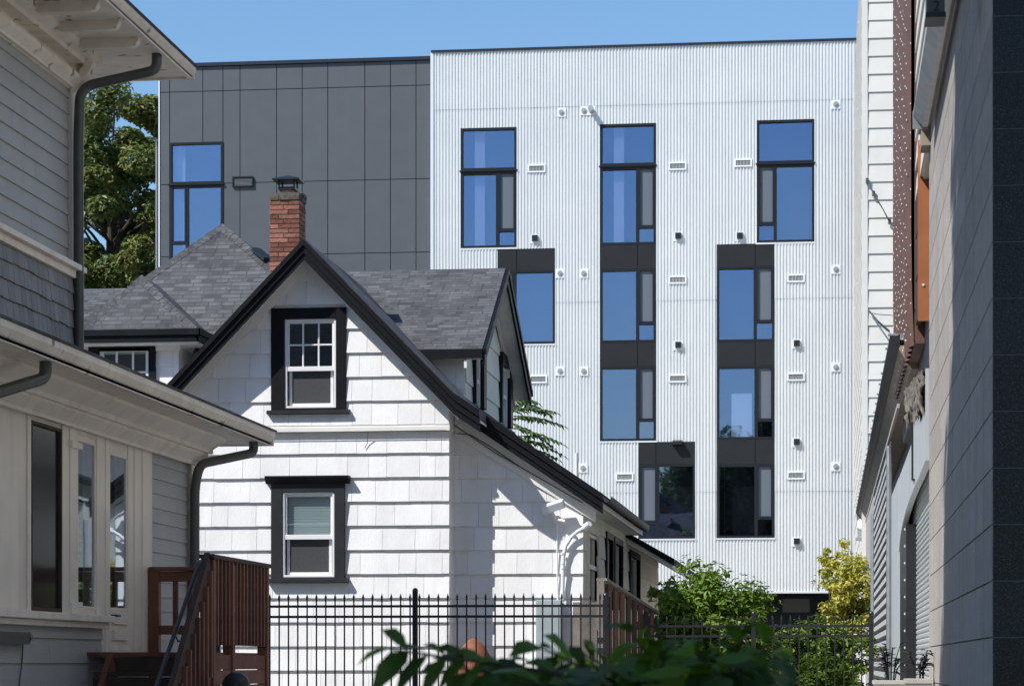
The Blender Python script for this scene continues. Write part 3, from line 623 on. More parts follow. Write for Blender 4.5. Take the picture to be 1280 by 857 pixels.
# eave along the side, its gutter and the lower rear wing roof
mb = MB(); mb.box(HXR, EX - .02, YR2 + .3, YE - .05, EZ - .20, EZ - .165); mb.box(EX - .03, EX, YR2 + .02, YE, EZ - .2, EZ - .03); mb.build('side_soffit', M['white_trim'], house)
mb = MB(); n = 8
pr = [(EX + .005 + .06 + .06 * math.cos(math.pi + math.pi * k / n), EZ - .05 + .085 * math.sin(math.pi + math.pi * k / n)) for k in range(n + 1)]
pr2 = [(x, z + .012) for x, z in pr][::-1]
mb.prism([(x, YR2 + .1, z) for x, z in pr + pr2], (0, YE - YR2 - .15, 0)); mb.build('gutter', M['slate_trim'], house)
mb = MB(); slope(W0 - 1.4, WZ0 + .8, W1, WZ1, YE - .2, YS1 + .5, .08); mb.build('wing_roof', M['roof'], house)
mb = MB(); mb.prism([(W0 - 1.4, YE - .24, WZ0 + .80), (W1, YE - .24, WZ1), (W1, YE - .24, WZ1 - .1), (W0 - 1.4, YE - .24, WZ0 + .70)], (0, .04, 0)); mb.build('wing_rake', M['black_trim'], house)
mb = MB(); mb.prism([(HXR, YE - .18, ZWT), (W1 - .03, YE - .18, WZ1 - .10), (W1 - .03, YE - .18, WZ1 - .17), (HXR, YE - .18, ZWT - .09)], (0, YS1 + .6 - YE, 0)); mb.build('wing_soffit', M['white_trim'], house)
mb = MB(); mb.tube([PY(720.5, 596, 37) - V((0, 0, .3)), PY(720.5, 566, 37)], .028, 10); mb.build('vent_pipe', M['vent_white'], house, smooth=True)
# cross gable (dormer) facing the alley
DR = -4.95; DW = -5.25
a, b, c = PX(603, 434, DR), PX(632, 335, DR), PX(662, 490, DR)
dyn, dym, dyf = a.y, b.y, c.y; dz0 = (a.z + c.z) / 2; dz1 = b.z; dsl = (dz1 - dz0) / (dym - dyn)
mb = MB()
mb.prism([(DR, dyn, dz0), (DR, dym, dz1), (DR, dym, dz1 - .12), (DR, dyn, dz0 - .12)], (-4.3, 0, 0)); mb.prism([(DR, dyf, dz0), (DR, dym, dz1), (DR, dym, dz1 - .12), (DR, dyf, dz0 - .12)], (-4.3, 0, 0))
dorm = mb.build('dormer_roof', M['roof'], house)
mb = MB()
for yy in (dyn, dyf):
    mb.prism([(DR, yy, dz0 - .015), (DR, dym, dz1 - .015), (DR, dym, dz1 - .24), (DR, yy, dz0 - .24)], (.035, 0, 0))
    mb.prism([(DR + .03, yy, dz0 + .0), (DR + .03, dym, dz1 + .0), (DR + .03, dym, dz1 - .09), (DR + .03, yy, dz0 - .09)], (.03, 0, 0))
mb.box(DR, -8.4, dyn - .03, dyn, dz0 - .14, dz0 - .01); mb.box(DR, -8.4, dyf, dyf + .03, dz0 - .14, dz0 - .01)
mb.build('dormer_rake', M['black_trim'], dorm)
mb = MB()
for yy, i in ((dyn, 1), (dyf, -1)): mb.prism([(DR, yy + .02 * i, dz0 - .13), (DR, dym, dz1 - .14), (DR, dym, dz1 - .17), (DR, yy + .02 * i, dz0 - .16)], (DW - DR - .05, 0, 0)); mb.prism([(DW + .03, yy, dz0 - .16), (DW + .03, dym, dz1 - .17), (DW + .03, dym, dz1 - .29), (DW + .03, yy, dz0 - .28)], (.04, 0, 0))
mb.build('dormer_soffit', M['white_trim'], dorm)
dc = 37.1; df = 42.4
dn = [(V((0, dym, dz1 - .14)), V((0, -dsl, 1)).normalized()), (V((0, dym, dz1 - .14)), V((0, dsl, 1)).normalized())]
dwin = []
for u0, u1, v0, v1 in ((591, 598, 442, 505), (624, 632, 456, 528)):
    p, q = PX(u0, v0, DW), PX(u1, v0, DW); dwin.append((p.y, q.y, PX(u0, v1, DW).z, p.z))
mb = MB(16); siding(mb, (DW, 0, 0), (0, 1, 0), (1, 0, 0), dc, df, 3.5, dz1, .42, .024, dwin, (.9, 1.4), 3.5 + .11); mb.build('dormer_wall', M['bounce_tinted_siding'], dorm, clips=dn)
mb = MB()
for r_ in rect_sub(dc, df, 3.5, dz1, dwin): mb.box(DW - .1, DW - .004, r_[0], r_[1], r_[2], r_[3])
mb.build('dormer_sheathing', M['bounce_tinted_siding'], dorm, clips=dn)
mb = MB(17); siding(mb, (0, dc, 0), (1, 0, 0), (0, -1, 0), -8, DW, 4.5, dz0 - .02, .334, .024, (), (.3, .5), 4.6); mb.box(-8, DW - .1, dc + .012, dc + .1, 4.5, dz0 - .02); mb.build('dormer_cheek', M['white_siding'], dorm)
MB().box(DW - .8, DW - .7, dc + .2, df, 4, dz0).build('interior', M['dark_room'], dorm)
for h in dwin:
    f = MB(); f.box(DW - .02, DW + .07, h[0] - .12, h[0], h[2], h[3]); f.box(DW - .02, DW + .09, h[1], h[1] + .3, h[2], h[3] + .12); f.box(DW - .02, DW + .08, h[0] - .12, h[1], h[3], h[3] + .2)
    wn = f.build('window', M['black_trim'], house); f = MB(); bars_y = [(h[0], h[0] + .12), (h[1] - .12, h[1])]
    for q in bars_y: f.box(DW - .03, DW + .03, q[0], q[1], h[2], h[3])
    zz = (h[2] + h[3]) / 2; f.box(DW - .03, DW + .028, h[0] + .12, h[1] - .12, zz - .03, zz + .03); f.box(DW - .03, DW + .028, h[0] + .12, h[1] - .12, h[3] - .05, h[3]); f.build('sash', M['sash'], wn)
    MB().box(DW - .02, DW - .015, h[0] + .1, h[1] - .1, h[2], h[3]).build('pane', M['glass_old'], wn)
# hip roof and its small front hip on the left
YP = 39.5; AP = PY(278, 281, YP); YF = 37.5
FL, FR = PY(83, 413, YF), PY(430, 413, YF); FL.z = FR.z = (FL.z + FR.z) / 2; zE = FL.z
BLK, BRK = V((FL.x, 44.5, zE)), V((FR.x, 44.5, zE)); AB = V((AP.x, 42, AP.z))
mb = MB(); mb.quad(FL, FR, AP); mb.quad(FL, AP, AB, BLK); mb.quad(FR, BRK, AB, AP); mb.quad(BLK, AB, BRK)
far = PY(60, 376, 44).z; mb.quad(V((FL.x - 6, 43, zE)), V((FL.x + 1, 43, zE)), V((FL.x + 1, 46, far + .5)), V((FL.x - 6, 46, far + .5)))
YH = 36.3; HL, HR = PY(101, 413.5, YH), PY(247, 413.5, YH); HL.z = HR.z = (HL.z + HR.z) / 2; HA = PY(177, 345, YH + 1.0)
fs_ = (AP.z - zE) / (YP - YF); HB = V((HA.x, YF + .3 + (HA.z - zE) / fs_, HA.z)); HLb = V((HL.x, YF + .9, HL.z)); HRb = V((HR.x, YF + .9, HR.z))
mb.quad(HL, HR, HA); mb.quad(HLb, HL, HA, HB); mb.quad(HR, HRb, HB, HA)
hip = mb.build('hip_roof', M['roof'], house)
def caps(p, q, w_=.21, n=None):
    mb = MB(31); d = q - p; d *= .965; n = n or int(d.length / .16)
    for i in range(n):
        mb.rr(); s_ = p + d * (i / n); e = p + d * ((i + 1.25) / n); nn = d.normalized(); sd = nn.cross(V((0, 0, 1))).normalized(); up = V((0, 0, .03 + .004 * (i % 2)))
        up2 = V((0, 0, .012)); mb.add([s_ + up2 * 2, e + up, e + sd * w_ / 2 + up - V((0, 0, .09)), s_ + sd * w_ / 2 - V((0, 0, .07)), e - sd * w_ / 2 + up - V((0, 0, .09)), s_ - sd * w_ / 2 - V((0, 0, .07))], [(0, 1, 2, 3), (1, 0, 5, 4)])
    mb.build('ridge_caps', M['roof'], hip)
caps(AP, FL); caps(AP, FR); caps(HA, HL); caps(HA, HR); 
mb = MB(); mb.box(HL.x - .6, HR.x + .02, YH - .03, YH + .01, HL.z - .16, HL.z + .01); mb.box(HR.x - .01, HR.x + .03, YH - .03, YF + .6, HL.z - .16, HL.z + .01); mb.box(HL.x - .6, HR.x + .05, YH - .06, YH - .03, HL.z - .07, HL.z + .02); mb.box(HR.x + .03, HR.x + .06, YH - .06, YF + .6, HL.z - .07, HL.z + .02); mb.build('fascia', M['black_trim'], hip)
mb = MB(); mb.box(HL.x - .6, HR.x, YH, YF + .5, HL.z - .19, HL.z - .165); mb.box(HL.x - .6, PY(223, 430, YH + .3).x + .04, YH + .25, YH + .3, HL.z - .26, HL.z - .19); mb.build('bay_soffit', M['white_trim'], hip)
BY = YH + .3; bxr = PY(222, 440, BY).x; bxl = HL.x - .5
bw = (PY(112, 440, BY).x, PY(195.5, 440, BY).x, PY(150, 480, BY).z, PY(150, 424, BY).z); bs = (PY(126, 440, BY).x, PY(187, 440, BY).x, PY(150, 478, BY).z, PY(150, 436, BY).z)
mb = MB(18); siding(mb, (0, BY, 0), (1, 0, 0), (0, -1, 0), bxl, bxr + .02, 4.4, HL.z - .18, .334, .026, [bw], (.3, .5), HL.z - .18 - .334 * 6 + .02); siding(mb, (bxr, 0, 0), (0, 1, 0), (1, 0, 0), BY, 38.5, 4.4, HL.z - .18, .334, .022, (), (.3, .5), HL.z - .18 - .334 * 6 + .02); mb.build('bay_wall', M['white_siding'], house)
mb = MB()
for r_ in rect_sub(bxl, bxr, 4.4, HL.z - .18, [bs]): mb.box(r_[0], r_[1], BY + .002, BY + .1, r_[2], r_[3])
mb.box(bxr - .1, bxr - .002, BY + .1, 38.5, 4.4, HL.z - .18); mb.build('bay_sheathing', M['white_siding'], house)
f = MB()
for r_ in rect_sub(*bw, [bs]): f.box(r_[0], r_[1], BY - .07, BY + .05, r_[2], r_[3])
wn = f.build('window', M['black_trim'], house); f = MB(); bars(f, *bs, BY - .05, BY + .03, .045); w_ = (bs[1] - bs[0]) / 3
for k in (1, 2): f.box(bs[0] + w_ * k - .013, bs[0] + w_ * k + .013, BY - .03, BY, bs[2] + .045, bs[3] - .045)
f.box(bs[0] + .045, bs[1] - .045, BY - .029, BY + .001, bs[3] - .36, bs[3] - .335); f.build('sash', M['sash'], wn)
MB().box(bs[0], bs[1], BY - .01, BY - .005, bs[2], bs[3]).build('pane', M['glass_old'], wn); MB().box(bs[0] - .2, bs[1] + .2, BY + .9, BY + 1, bs[2], bs[3] + .2).build('interior', M['dark_room'], wn)
mb = MB(); p = AP.lerp(FR, .3); d_ = (FR - AP).normalized(); mb.beam(p - d_ * .05 + V((0, 0, .06)), p + d_ * .32 + V((0, 0, .06)), .16, .06); mb.build('roof_vent', M['black_metal'], hip)
# chimney: brick courses round a mortar core
CY = 36.4; cx0, cx1 = PY(337, 300, CY).x, PY(374.5, 300, CY).x; cy1 = CY + .43; czt = PY(355, 238, CY).z; czb = PY(355, 345, CY).z - .3
core = MB().box(cx0 + .012, cx1 - .012, CY + .012, cy1 - .012, czb, czt - .03).build('chimney', M['mortar'], house)
mb = MB(41); top_ = MB(42); ch = .068; z = czt - ch; i = 0
while z > czb:
    tgt = mb if i >= 2 else top_; ou = .012 if i < 2 else 0
    for (p0, p1, ax) in ((cx0, cx1, 'f'), (cx0, cx1, 'b'), (CY, cy1, 'l'), (CY, cy1, 'r')):
        cuts = [p0, p0 + (p1 - p0) * (.3 if i % 2 else .62), p1] if (i % 3) else [p0, p0 + (p1 - p0) * .46, p1]
        for q0, q1 in zip(cuts, cuts[1:]):
            tgt.rr(); j = tgt.g.uniform(-.004, .005) + (tgt.g.uniform(-.02, .015) if i < 2 else 0) + ou; h = ch - .012
            if i < 1 and tgt.g.random() < .35: continue
            if ax == 'f': tgt.box(q0 + .005, q1 - .005, CY - j, CY + .04, z, z + h)
            elif ax == 'b': tgt.box(q0 + .005, q1 - .005, cy1 - .04, cy1 + j, z, z + h)
            elif ax == 'l': tgt.box(cx0 - j, cx0 + .04, q0 + .005, q1 - .005, z, z + h)
            else: tgt.box(cx1 - .04, cx1 + j, q0 + .005, q1 - .005, z, z + h)
    z -= ch; i += 1
mb.build('bricks', M['brick'], core); top_.build('crumbling_bricks', M['mossy_brick'], core)
cm = ((cx0 + cx1) / 2 + .01, (CY + cy1) / 2)
MB().lathe((cm[0], cm[1], czt - .05), [(.10, 0), (.10, .1), (.085, .12)], 18).build('flue', M['clay'], core, smooth=True)
mb = MB()
for dx, dy in ((-.11, -.11), (.11, -.11), (.11, .11), (-.11, .11)): mb.box(cm[0] + dx - .012, cm[0] + dx + .012, cm[1] + dy - .012, cm[1] + dy + .012, czt + .03, czt + .19)
mb.box(cm[0] - .125, cm[0] + .125, cm[1] - .125, cm[1] + .125, czt + .03, czt + .07)
ap = (cm[0], cm[1], czt + .26); z = czt + .185; hw = .2
b4 = [(cm[0] - hw, cm[1] - hw, z), (cm[0] + hw, cm[1] - hw, z), (cm[0] + hw, cm[1] + hw, z), (cm[0] - hw, cm[1] + hw, z)]
mb.add(b4 + [ap] + [(x, y, q - .02) for x, y, q in b4], [(0, 1, 4), (1, 2, 4), (2, 3, 4), (3, 0, 4), (5, 8, 7, 6), (0, 5, 6, 1), (1, 6, 7, 2), (2, 7, 8, 3), (3, 8, 5, 0)])
mb.build('chimney_cap', M['black_metal'], core)
# security light, service mast and wiring on the set-back wall
yw = YW - .03
p = PY(697, 650, yw)
mb = MB(); disc(mb, p.x, yw - .05, yw, p.z, .065); sec = mb.build('security_light', M['vent_white'], house)
mb = MB(); mb.tube([p, p + V((-.02, -.10, .02)), p + V((-.06, -.16, .12))], .02, 8); mb.tube([p, p + V((.03, -.11, .0)), p + V((.12, -.14, -.02))], .02, 8); mb.build('arm', M['vent_white'], sec, smooth=True)
q = PY(692, 634, yw - .16); mb = MB(); mb.beam(q + V((-.16, .02, -.035)), q + V((.15, -.02, .06)), .10, .115, up=(0, -.5, 1)); mb.build('lamp_head', M['vent_white'], sec, bevel=.01)
mb = MB(); pts = [PY(735, 656, yw - .16), PY(729, 660, yw - .13), PY(722, 664, yw - .07), PY(714, 671, yw - .06), PY(707, 682, yw - .06), PY(704, 697, yw - .06), PY(703, 752, yw - .06)]
mast = mb.tube(pts, .027, 12).build('service_mast', M['vent_white'], house, smooth=True)
mb = MB(); mb.tube([PY(737, 654, yw - .2), PY(731, 659, yw - .14)], [.042, .05], 14); mb.build('weather_head', M['vent_white'], mast, smooth=True)
mb = MB()
for v in (690, 702, 708): a_ = PY(703.6, v, yw - .06); mb.tube([a_, a_ - V((0, 0, .03))], .034, 12)
mb.build('coupling', M['vent_white'], mast, smooth=True)
mb = MB(); mb.tube([PY(696, 655, yw - .02), PY(696.5, 700, yw - .02), PY(697, 752, yw - .02)], .012, 6); mb.tube([PY(696, 610, yw - .02), PY(696, 632, yw - .02)], .006, 6); mb.build('conduit', M['vent_white'], house, smooth=True)
mb = MB(); mb.tube([PY(248, 541, Y0 - .1), PY(420, 539.5, Y0 - .1), PY(557, 537.5, Y0 - .1), PY(566, 541, YW - .05), PY(588, 543, YW - .09), PY(610, 556, YW - .09), PY(650, 583, YW - .09), PY(700, 612, YW - .09)], .007, 6)
mb.tube([PY(460, 540, Y0 - .1), PY(459.5, 553, Y0 - .05), PY(456, 560, Y0 - .05)], .005, 6)
mb.tube([PY(566, 530, YW - .1), PY(620, 566, YW - .1), PY(728, 628, YW - .1)], .008, 6); mb.build('cable', M['pipe'], house, smooth=True)
p = PY(672, 750, yw); q = PY(703, 828, yw)
ub = MB().box(p.x, q.x, yw - .22, yw, q.z, p.z).build('meter_cabinet', M['util'], house, bevel=.01); MB().box(p.x + .03, q.x - .03, yw - .232, yw - .22, q.z + .04, p.z - .06).build('door', M['util'], ub, bevel=.005)
# ================================================================== grey house on the left
S = .93; XL, XE, XU, XV = -6.70, -6.05, -8.0, -6.98
yl = lambda u, X=XL: PX(u, 600, X).y
zl = lambda u, v, X=XL: PX(u, v, X).z
lh = thing('grey_house', (-9.5, 21, gz(21)), 'shaded grey and white old house with deep bracketed eaves and enclosed porch', 'house')
YN = 15.0; yc = yl(238); etip = PX(339, 532, XE); ze = etip.z - .21; ye = etip.y
# --- porch wall with openings
zsill = (zl(20, 767) + zl(130, 774)) / 2
ops = [(yl(37), yl(75), zsill + .04, zl(55, 530)), (yl(96), yl(119), zl(107, 761), zl(107, 550)), (yl(136), yl(158.5), zl(147, 763), zl(147, 567))]
zfr = zl(150, 549)
mb = MB()
for r_ in rect_sub(YN, yl(187), G1, ze, ops): mb.box(XL - .12, XL, r_[0], r_[1], r_[2], r_[3])
mb.build('porch_wall', M['house_white'], lh)
def ptrim(nm, x, y0, y1, z0, z1): MB().box(XL, XL + x, y0, y1, z0, z1).build(nm, M['house_white'], lh, bevel=.005)
for u0, u1, d in ((76, 84, .035), (84, 94, .055), (119, 124, .035), (124, 130, .02), (130, 135, .035), (159, 166, .02), (166, 175, .035), (175, 187, .05), (33, 37, .03)):
    ptrim('casing', d * .55, yl(u0), yl(u1) - .004, zsill + .032 if u0 < 100 else gz(22) + .9, zfr - .002)
ptrim('pilaster_cap', .06, yl(82.5), yl(95.5), zfr - .22, zfr - .16); ptrim('pilaster_base', .06, yl(82.5), yl(95.5), zsill + .035, zsill + .14)
ptrim('head_casing', .014, yl(96), yl(119) - .005, ops[1][3] + .03, zfr - .003); ptrim('head_casing', .012, yl(136), yl(158.8), ops[2][3] + .16, zfr - .003)
ptrim('corner_board', .05, yc - .14, yc, G1, zfr - .003)
for i, o in enumerate(ops):
    f = MB(); t = .03
    for r_ in rect_sub(*o, [(o[0] + t, o[1] - t, o[2] + t, o[3] - t)]): f.box(XL - .05, XL + (.006 if i else .02), r_[0], r_[1], r_[2], r_[3])
    wn = f.build('door' if i == 2 else 'window', M['house_white'] if i else M['dark_wood'], lh, bevel=.004)
    MB().box(XL - .012, XL - .007, o[0] + t, o[1] - t, o[2] + t, o[3] - t).build('pane', M['glass_old'] if i else M['dark_pane'], wn)
    if i == 2:
        d_ = MB(); za = zl(147, 813); d_.box(XL, XL + .014, o[0] - .0, o[1], za, o[2]); d_.box(XL + .014, XL + .034, o[0] + .06, o[1] - .06, za + .1, za + .2); d_.box(XL + .014, XL + .034, o[0] + .06, o[1] - .06, za + .25, o[2] - .06); d_.box(XL, XL + .05, o[0] - .05, o[1] + .05, za - .05, za - .005); d_.build('door_panel', M['house_white'], wn, bevel=.004)
        h_ = MB(); h_.tube([(XL + .01, o[0] + .03, o[2] - .05), (XL + .07, o[0] + .03, o[2] - .05), (XL + .07, o[0] + .14, o[2] - .05)], .012, 8); h_.build('handle', M['rail_metal'], wn, smooth=True)
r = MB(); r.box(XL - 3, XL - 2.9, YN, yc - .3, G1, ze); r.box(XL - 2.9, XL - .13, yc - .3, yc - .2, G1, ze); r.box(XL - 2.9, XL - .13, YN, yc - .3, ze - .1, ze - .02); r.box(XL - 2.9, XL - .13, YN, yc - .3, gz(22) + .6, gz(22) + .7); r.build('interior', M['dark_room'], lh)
mb = MB(51); siding(mb, (XL, 0, 0), (0, 1, 0), (1, 0, 0), yl(187) + .005, yc - .142, G1, zfr, .147, .016, ()); siding(mb, (XL + .03, 0, 0), (0, 1, 0), (1, 0, 0), YN, yl(122), G1 - .4, zsill - .09, .215, .018, (), zref=zl(60, 797)); mb.box(XL - .12, XL - .01, yl(187) + .005, yc, G1, zfr); mb.box(XL, XL + .02, YN, yl(122), G1 - .4, zsill - .09); mb.build('lower_siding', M['grey_siding'], lh)
mb = MB(); mb.box(XL, XL + .15, YN, yl(125), zsill - .035, zsill + .03); mb.box(XL, XL + .10, YN, yl(124), zsill - .09, zsill - .036); mb.build('sill_shelf', M['house_white'], lh, bevel=.008)
# --- porch entablature, soffit, eave
mb = MB(); y1 = yc + .03
mb.box(XL, XL + .055, YN, y1, zfr, zfr + .13); mb.box(XL - .1, XL + .035, YN, y1, zfr + .13, ze - .2)
mb.prism([(XL + .035, YN, ze - .30), (XL + .075, YN, ze - .30), (XL + .075, YN, ze - .27), (XL + .16, YN, ze - .19), (XL + .16, YN, ze - .165), (XL + .035, YN, ze - .165)], (0, y1 + .1 - YN, 0))
mb.prism([(XL + .035, YN, ze - .165), (XL + .20, YN, ze - .165), (XL + .20, YN, ze - .12), (XL + .34, YN, ze - .03), (XL + .34, YN, ze), (XL + .035, YN, ze)], (0, y1 + .16 - YN, 0))
mb.build('porch_frieze', M['house_white'], lh)
mb = MB(); mb.box(XL - .2, XE, YN, ye, ze, ze + .03); mb.build('porch_soffit', M['house_white'], lh)
mb = MB(); mb.box(XE - .04, XE, YN, ye, ze - .01, ze + .10); mb.prism([(XE - .02, YN - .01, ze + .012), (XE + .015, YN - .01, ze + .03), (XE + .05, YN - .01, ze + .085), (XE + .05, YN - .01, ze + .137), (XE - .02, YN - .01, ze + .137)], (0, ye - YN, 0)); mb.box(XL - .2, XE + .03, ye - .038, ye + .002, ze - .012, ze + .133)
mb.build('porch_fascia', M['eave_white'], lh)
zsh = ze + .04 + .40 * (XE + .06 - XU); mb = MB(); mb.prism([(XE + .06, YN, ze + .137), (XE + .06, YN, ze + .16), (XU - .05, YN, zsh + .12), (XU - .05, YN, zsh)], (0, ye + .03 - YN, 0)); mb.build('porch_roof', M['roof'], lh)
# --- upper storey
yu = yl(84, XU); zub = zl(97, 345, XU); zut = PX(90, 78, XU).z; etop = PX(240, 95, XV); zse = etop.z + .0; zut = zse - .22; yue = etop.y
mb = MB(52); siding(mb, (XU, 0, 0), (0, 1, 0), (1, 0, 0), YN, yu, zub + .05, zut - .2, .178, .02, ()); mb.build('upper_siding', M['grey_siding'], lh)
mb = MB(53); siding(mb, (XU + .06, 0, 0), (0, 1, 0), (1, 0, 0), YN, yu + .14, zsh - .1, zub - .1, .185, .022, (), (.11, .21), zsh - .06, gap=.007, jit=.008); mb.build('shingle_band', M['grey_shingle'], lh)
mb = MB(); mb.box(-16, XU - .002, YN, yu + .13, zsh - .2, zut); mb.box(XU - .1, XU + .06, YN, yu + .14, zsh - .1, zub - .09); mb.build('upper_body', M['grey_shingle'], lh)
mb = MB(); mb.box(XU, XU + .05, yu, yu + .14, zub + .05, zut - .2); mb.box(XU - .1, XU + .051, yu + .14, yu + .165, zub + .05, zut - .2)
mb.box(XU, XU + .17, YN, yu + .17, zub - .01, zub + .05); mb.box(XU, XU + .11, YN, yu + .15, zub - .09, zub - .01); mb.build('upper_trim', M['house_white'], lh, bevel=.006)
mb = MB(); mb.box(XU - .1, XU + .045, YN, yu + .17, zut - .2, zut + .06)
mb.prism([(XU + .045, YN, zut - .19), (XU + .085, YN, zut - .19), (XU + .085, YN, zut - .16), (XU + .15, YN, zut - .10), (XU + .15, YN, zut - .05), (XU + .045, YN, zut - .05)], (0, yu + .25 - YN, 0))
zs2 = zse - .02
mb.prism([(XU + .04, YN, zut + .06), (XU + .2, YN, zut + .06), (XU + .2, YN, zut + .11), (XU + .30, YN, zs2 - .06), (XU + .30, YN, zs2), (XU - .1, YN, zs2), (XU - .1, YN, zut + .06)], (0, yu + .30 - YN, 0)); mb.build('upper_frieze', M['eave_white'], lh)
mb = MB(); mb.box(XU - .2, XV, YN, yue, zs2, zs2 + .04); mb.box(-15, XU - .2, yu + .2, yue, zs2, zs2 + .04); mb.build('upper_soffit', M['eave_white'], lh)
mb = MB(); mb.box(XV - .04, XV, YN, yue, zs2 - .02, zs2 + .09); mb.prism([(XV - .02, YN - .01, zs2 + .008), (XV + .015, YN - .01, zs2 + .02), (XV + .05, YN - .01, zs2 + .06), (XV + .05, YN - .01, zs2 + .102), (XV - .02, YN - .01, zs2 + .102)], (0, yue - YN, 0)); mb.box(-15, XV + .03, yue - .038, yue + .002, zs2 - .022, zs2 + .098); mb.build('upper_fascia', M['eave_white'], lh)
mb = MB(); mb.prism([(XV + .07, YN, zs2 + .103), (XV + .07, YN, zs2 + .125), (-11.5, YN, zs2 + 3), (-16, YN, zs2 + .19), (-16, YN, zs2 + .103)], (0, yue + .03 - YN, 0)); mb.build('upper_roof', M['roof'], lh)
for k in range(9):
    y = yl(108, XU + .35) - k * .74
    mb = MB(); x0, x1 = XU + .24, XV - .10; n = 5; h = .10; pr = [(x0, zs2)]
    pr += [(x0 + .11 - .11 * math.cos(math.pi / 2 * i / n), zs2 - h * math.sin(math.pi / 2 * i / n)) for i in range(n + 1)]
    pr += [(x1 - .11 + .11 * math.sin(math.pi / 2 * i / n), zs2 - h * math.cos(math.pi / 2 * i / n)) for i in range(n + 1)]
    mb.prism([(x, y - .05, z) for x, z in pr], (0, .10, 0)); mb.build('eave_bracket', M['eave_white'], lh)
mb = MB(); y = yu - .05; mb.prism([(XU + .05, y, zut + .08), (XU + .30, y, zut + .08), (XU + .24, y, zut - .05), (XU + .05, y, zut - .22)], (0, .13, 0)); mb.build('corner_bracket', M['eave_white'], lh)
# --- downspouts
def arc(pts, k=6):
    pts = [V(p) for p in pts]; out = [pts[0]]
    for a, b, c in zip(pts, pts[1:], pts[2:]):
        ra = min(.16, (a - b).length * .45, (c - b).length * .45); p = b + (a - b).normalized() * ra; q = b + (c - b).normalized() * ra
        out += [p.lerp(b, t / k).lerp(b.lerp(q, t / k), t / k) for t in range(k + 1)]
    return out + [pts[-1]]
xs_ = XU + .12; yd = PX(98, 250, XU + .12).y
p1 = PX(196, 62, XV - .1)
mb = MB(); mb.tube(arc([(p1.x, p1.y, zs2 + .02), (p1.x, p1.y, p1.z - .22), (xs_ + .02, yd, PX(97, 118, xs_).z + .08), (xs_, yd, PX(97, 140, xs_).z - .3), (xs_ + .005, yd, zsh - .1)]), .055, 14); mb.build('downspout', M['pipe'], lh, smooth=True)
p2 = PX(317, 540, XE - .1); xq = XL + .10; yq = PX(243.5, 620, XL + .10).y
mb = MB(); mb.tube(arc([(p2.x, p2.y, ze + .02), (p2.x, p2.y, ze - .12), (xq + .05, yq, ze - .30), (xq, yq, ze - .55), (xq, yq, G1)]), .05, 14); mb.build('downspout', M['pipe'], lh, smooth=True)
p3 = PX(57, 430, XE - .1)
mb = MB(); mb.tube(arc([(p3.x, p3.y, ze + .02), (p3.x, p3.y, ze - .13), (XL + .16, p3.y - .9, ze - .42), (XL + .12, p3.y - 1.6, ze - .5)]), .05, 14); mb.build('downspout', M['pipe'], lh, smooth=True)
mb = MB(); p = PX(20, 797, XL + .08); mb.box(XL + .05, XL + .13, p.y - .8, p.y + .22, p.z - .05, p.z + .05); mb.tube([(XL + .09, p.y + .22, p.z + .0), (XL + .09, p.y + .32, p.z + .02)], [.05, .035], 10); mb.tube([(XL + .06, p.y + .25, p.z - .03), (XL + .06, p.y + .22, p.z - .2), (XL + .06, p.y + .14, p.z - .4)], .006, 6); mb.build('porch_lamp_bracket', M['pipe'], lh)
# ================================================================== wooden stoop with stairs
XD = -5.515; yn, yf = PX(262, 700, XD).y, PX(329, 706, XD).y; zt_ = PX(300, 702, XD).z; zd = zl(147, 815)
st = thing('wooden_stoop', ((XL + XD) / 2, (yn + yf) / 2, gz(24)), 'dark red-stained wooden stoop with baluster railing beside the grey porch', 'stoop')
mb = MB(61)
for i in range(11): mb.rr(); y = yn + (yf - yn) * i / 11; mb.box(XL + .02, XD - .02, y + .004, y + (yf - yn) / 11 - .004, zd - .04, zd - .002)
mb.build('deck', M['redwood'], st)
for x, y, z1 in ((XD, yf, zt_ - .02), (XD, yn, zt_ - .02), (XL + .09, yf, zt_ - .045), (XD, (yn + yf) / 2 - .35, zt_ - .045)):
    mb = MB(); mb.box(x - .05, x + .05, y - .05, y + .05, gz(24) - .1, z1); mb.build('post', M['redwood'], st, bevel=.005)
mb = MB(); mb.box(XD - .07, XD + .07, yn - .12, yf + .07, zt_ - .02, zt_ + .02); mb.build('top_rail', M['dark_wood'], st, bevel=.005)
mb = MB(); mb.box(XL + .04, XD - .072, yf - .06, yf + .06, zt_ - .045, zt_ - .005); mb.box(XL + .04, XD - .06, yf - .03, yf + .03, zt_ - .15, zt_ - .05); mb.build('top_rail', M['redwood'], st, bevel=.005)
zbr = PX(300, 812, XD).z + .06
mb = MB(); mb.box(XD - .02, XD + .02, yn, yf, zbr, zbr + .09); mb.build('bottom_rail', M['redwood'], st)
mb = MB(); mb.box(XL + .14, XD - .05, yf - .02, yf + .02, zbr + .1, zbr + .19); mb.build('bottom_rail', M['redwood'], st)
nb = 15
for i in range(nb):
    y = yn + .1 + (yf - yn - .15) * i / (nb - 1); mb = MB(70 + i); mb.rr(); mb.box(XD + .021, XD + .058, y - .018, y + .018, zbr - .02, zt_ - .02); mb.build('baluster', M['redwood'], st)
for i in range(6):
    x = XL + .3 + (XD - XL - .45) * i / 5; mb = MB(90 + i); mb.rr(); mb.box(x - .025, x + .025, yf - .018, yf + .018, zbr + .19, zt_ - .15); mb.build('baluster', M['redwood'], st)
mb = MB(62)
for i in range(7): mb.rr(); z = gz(24) - .1 + i * .14; mb.box(XD - .015, XD + .03, yn + .05, yf - .05, z, z + .134) if z + .134 < zbr - .1 else None
mb.build('skirt', M['redwood'], st)
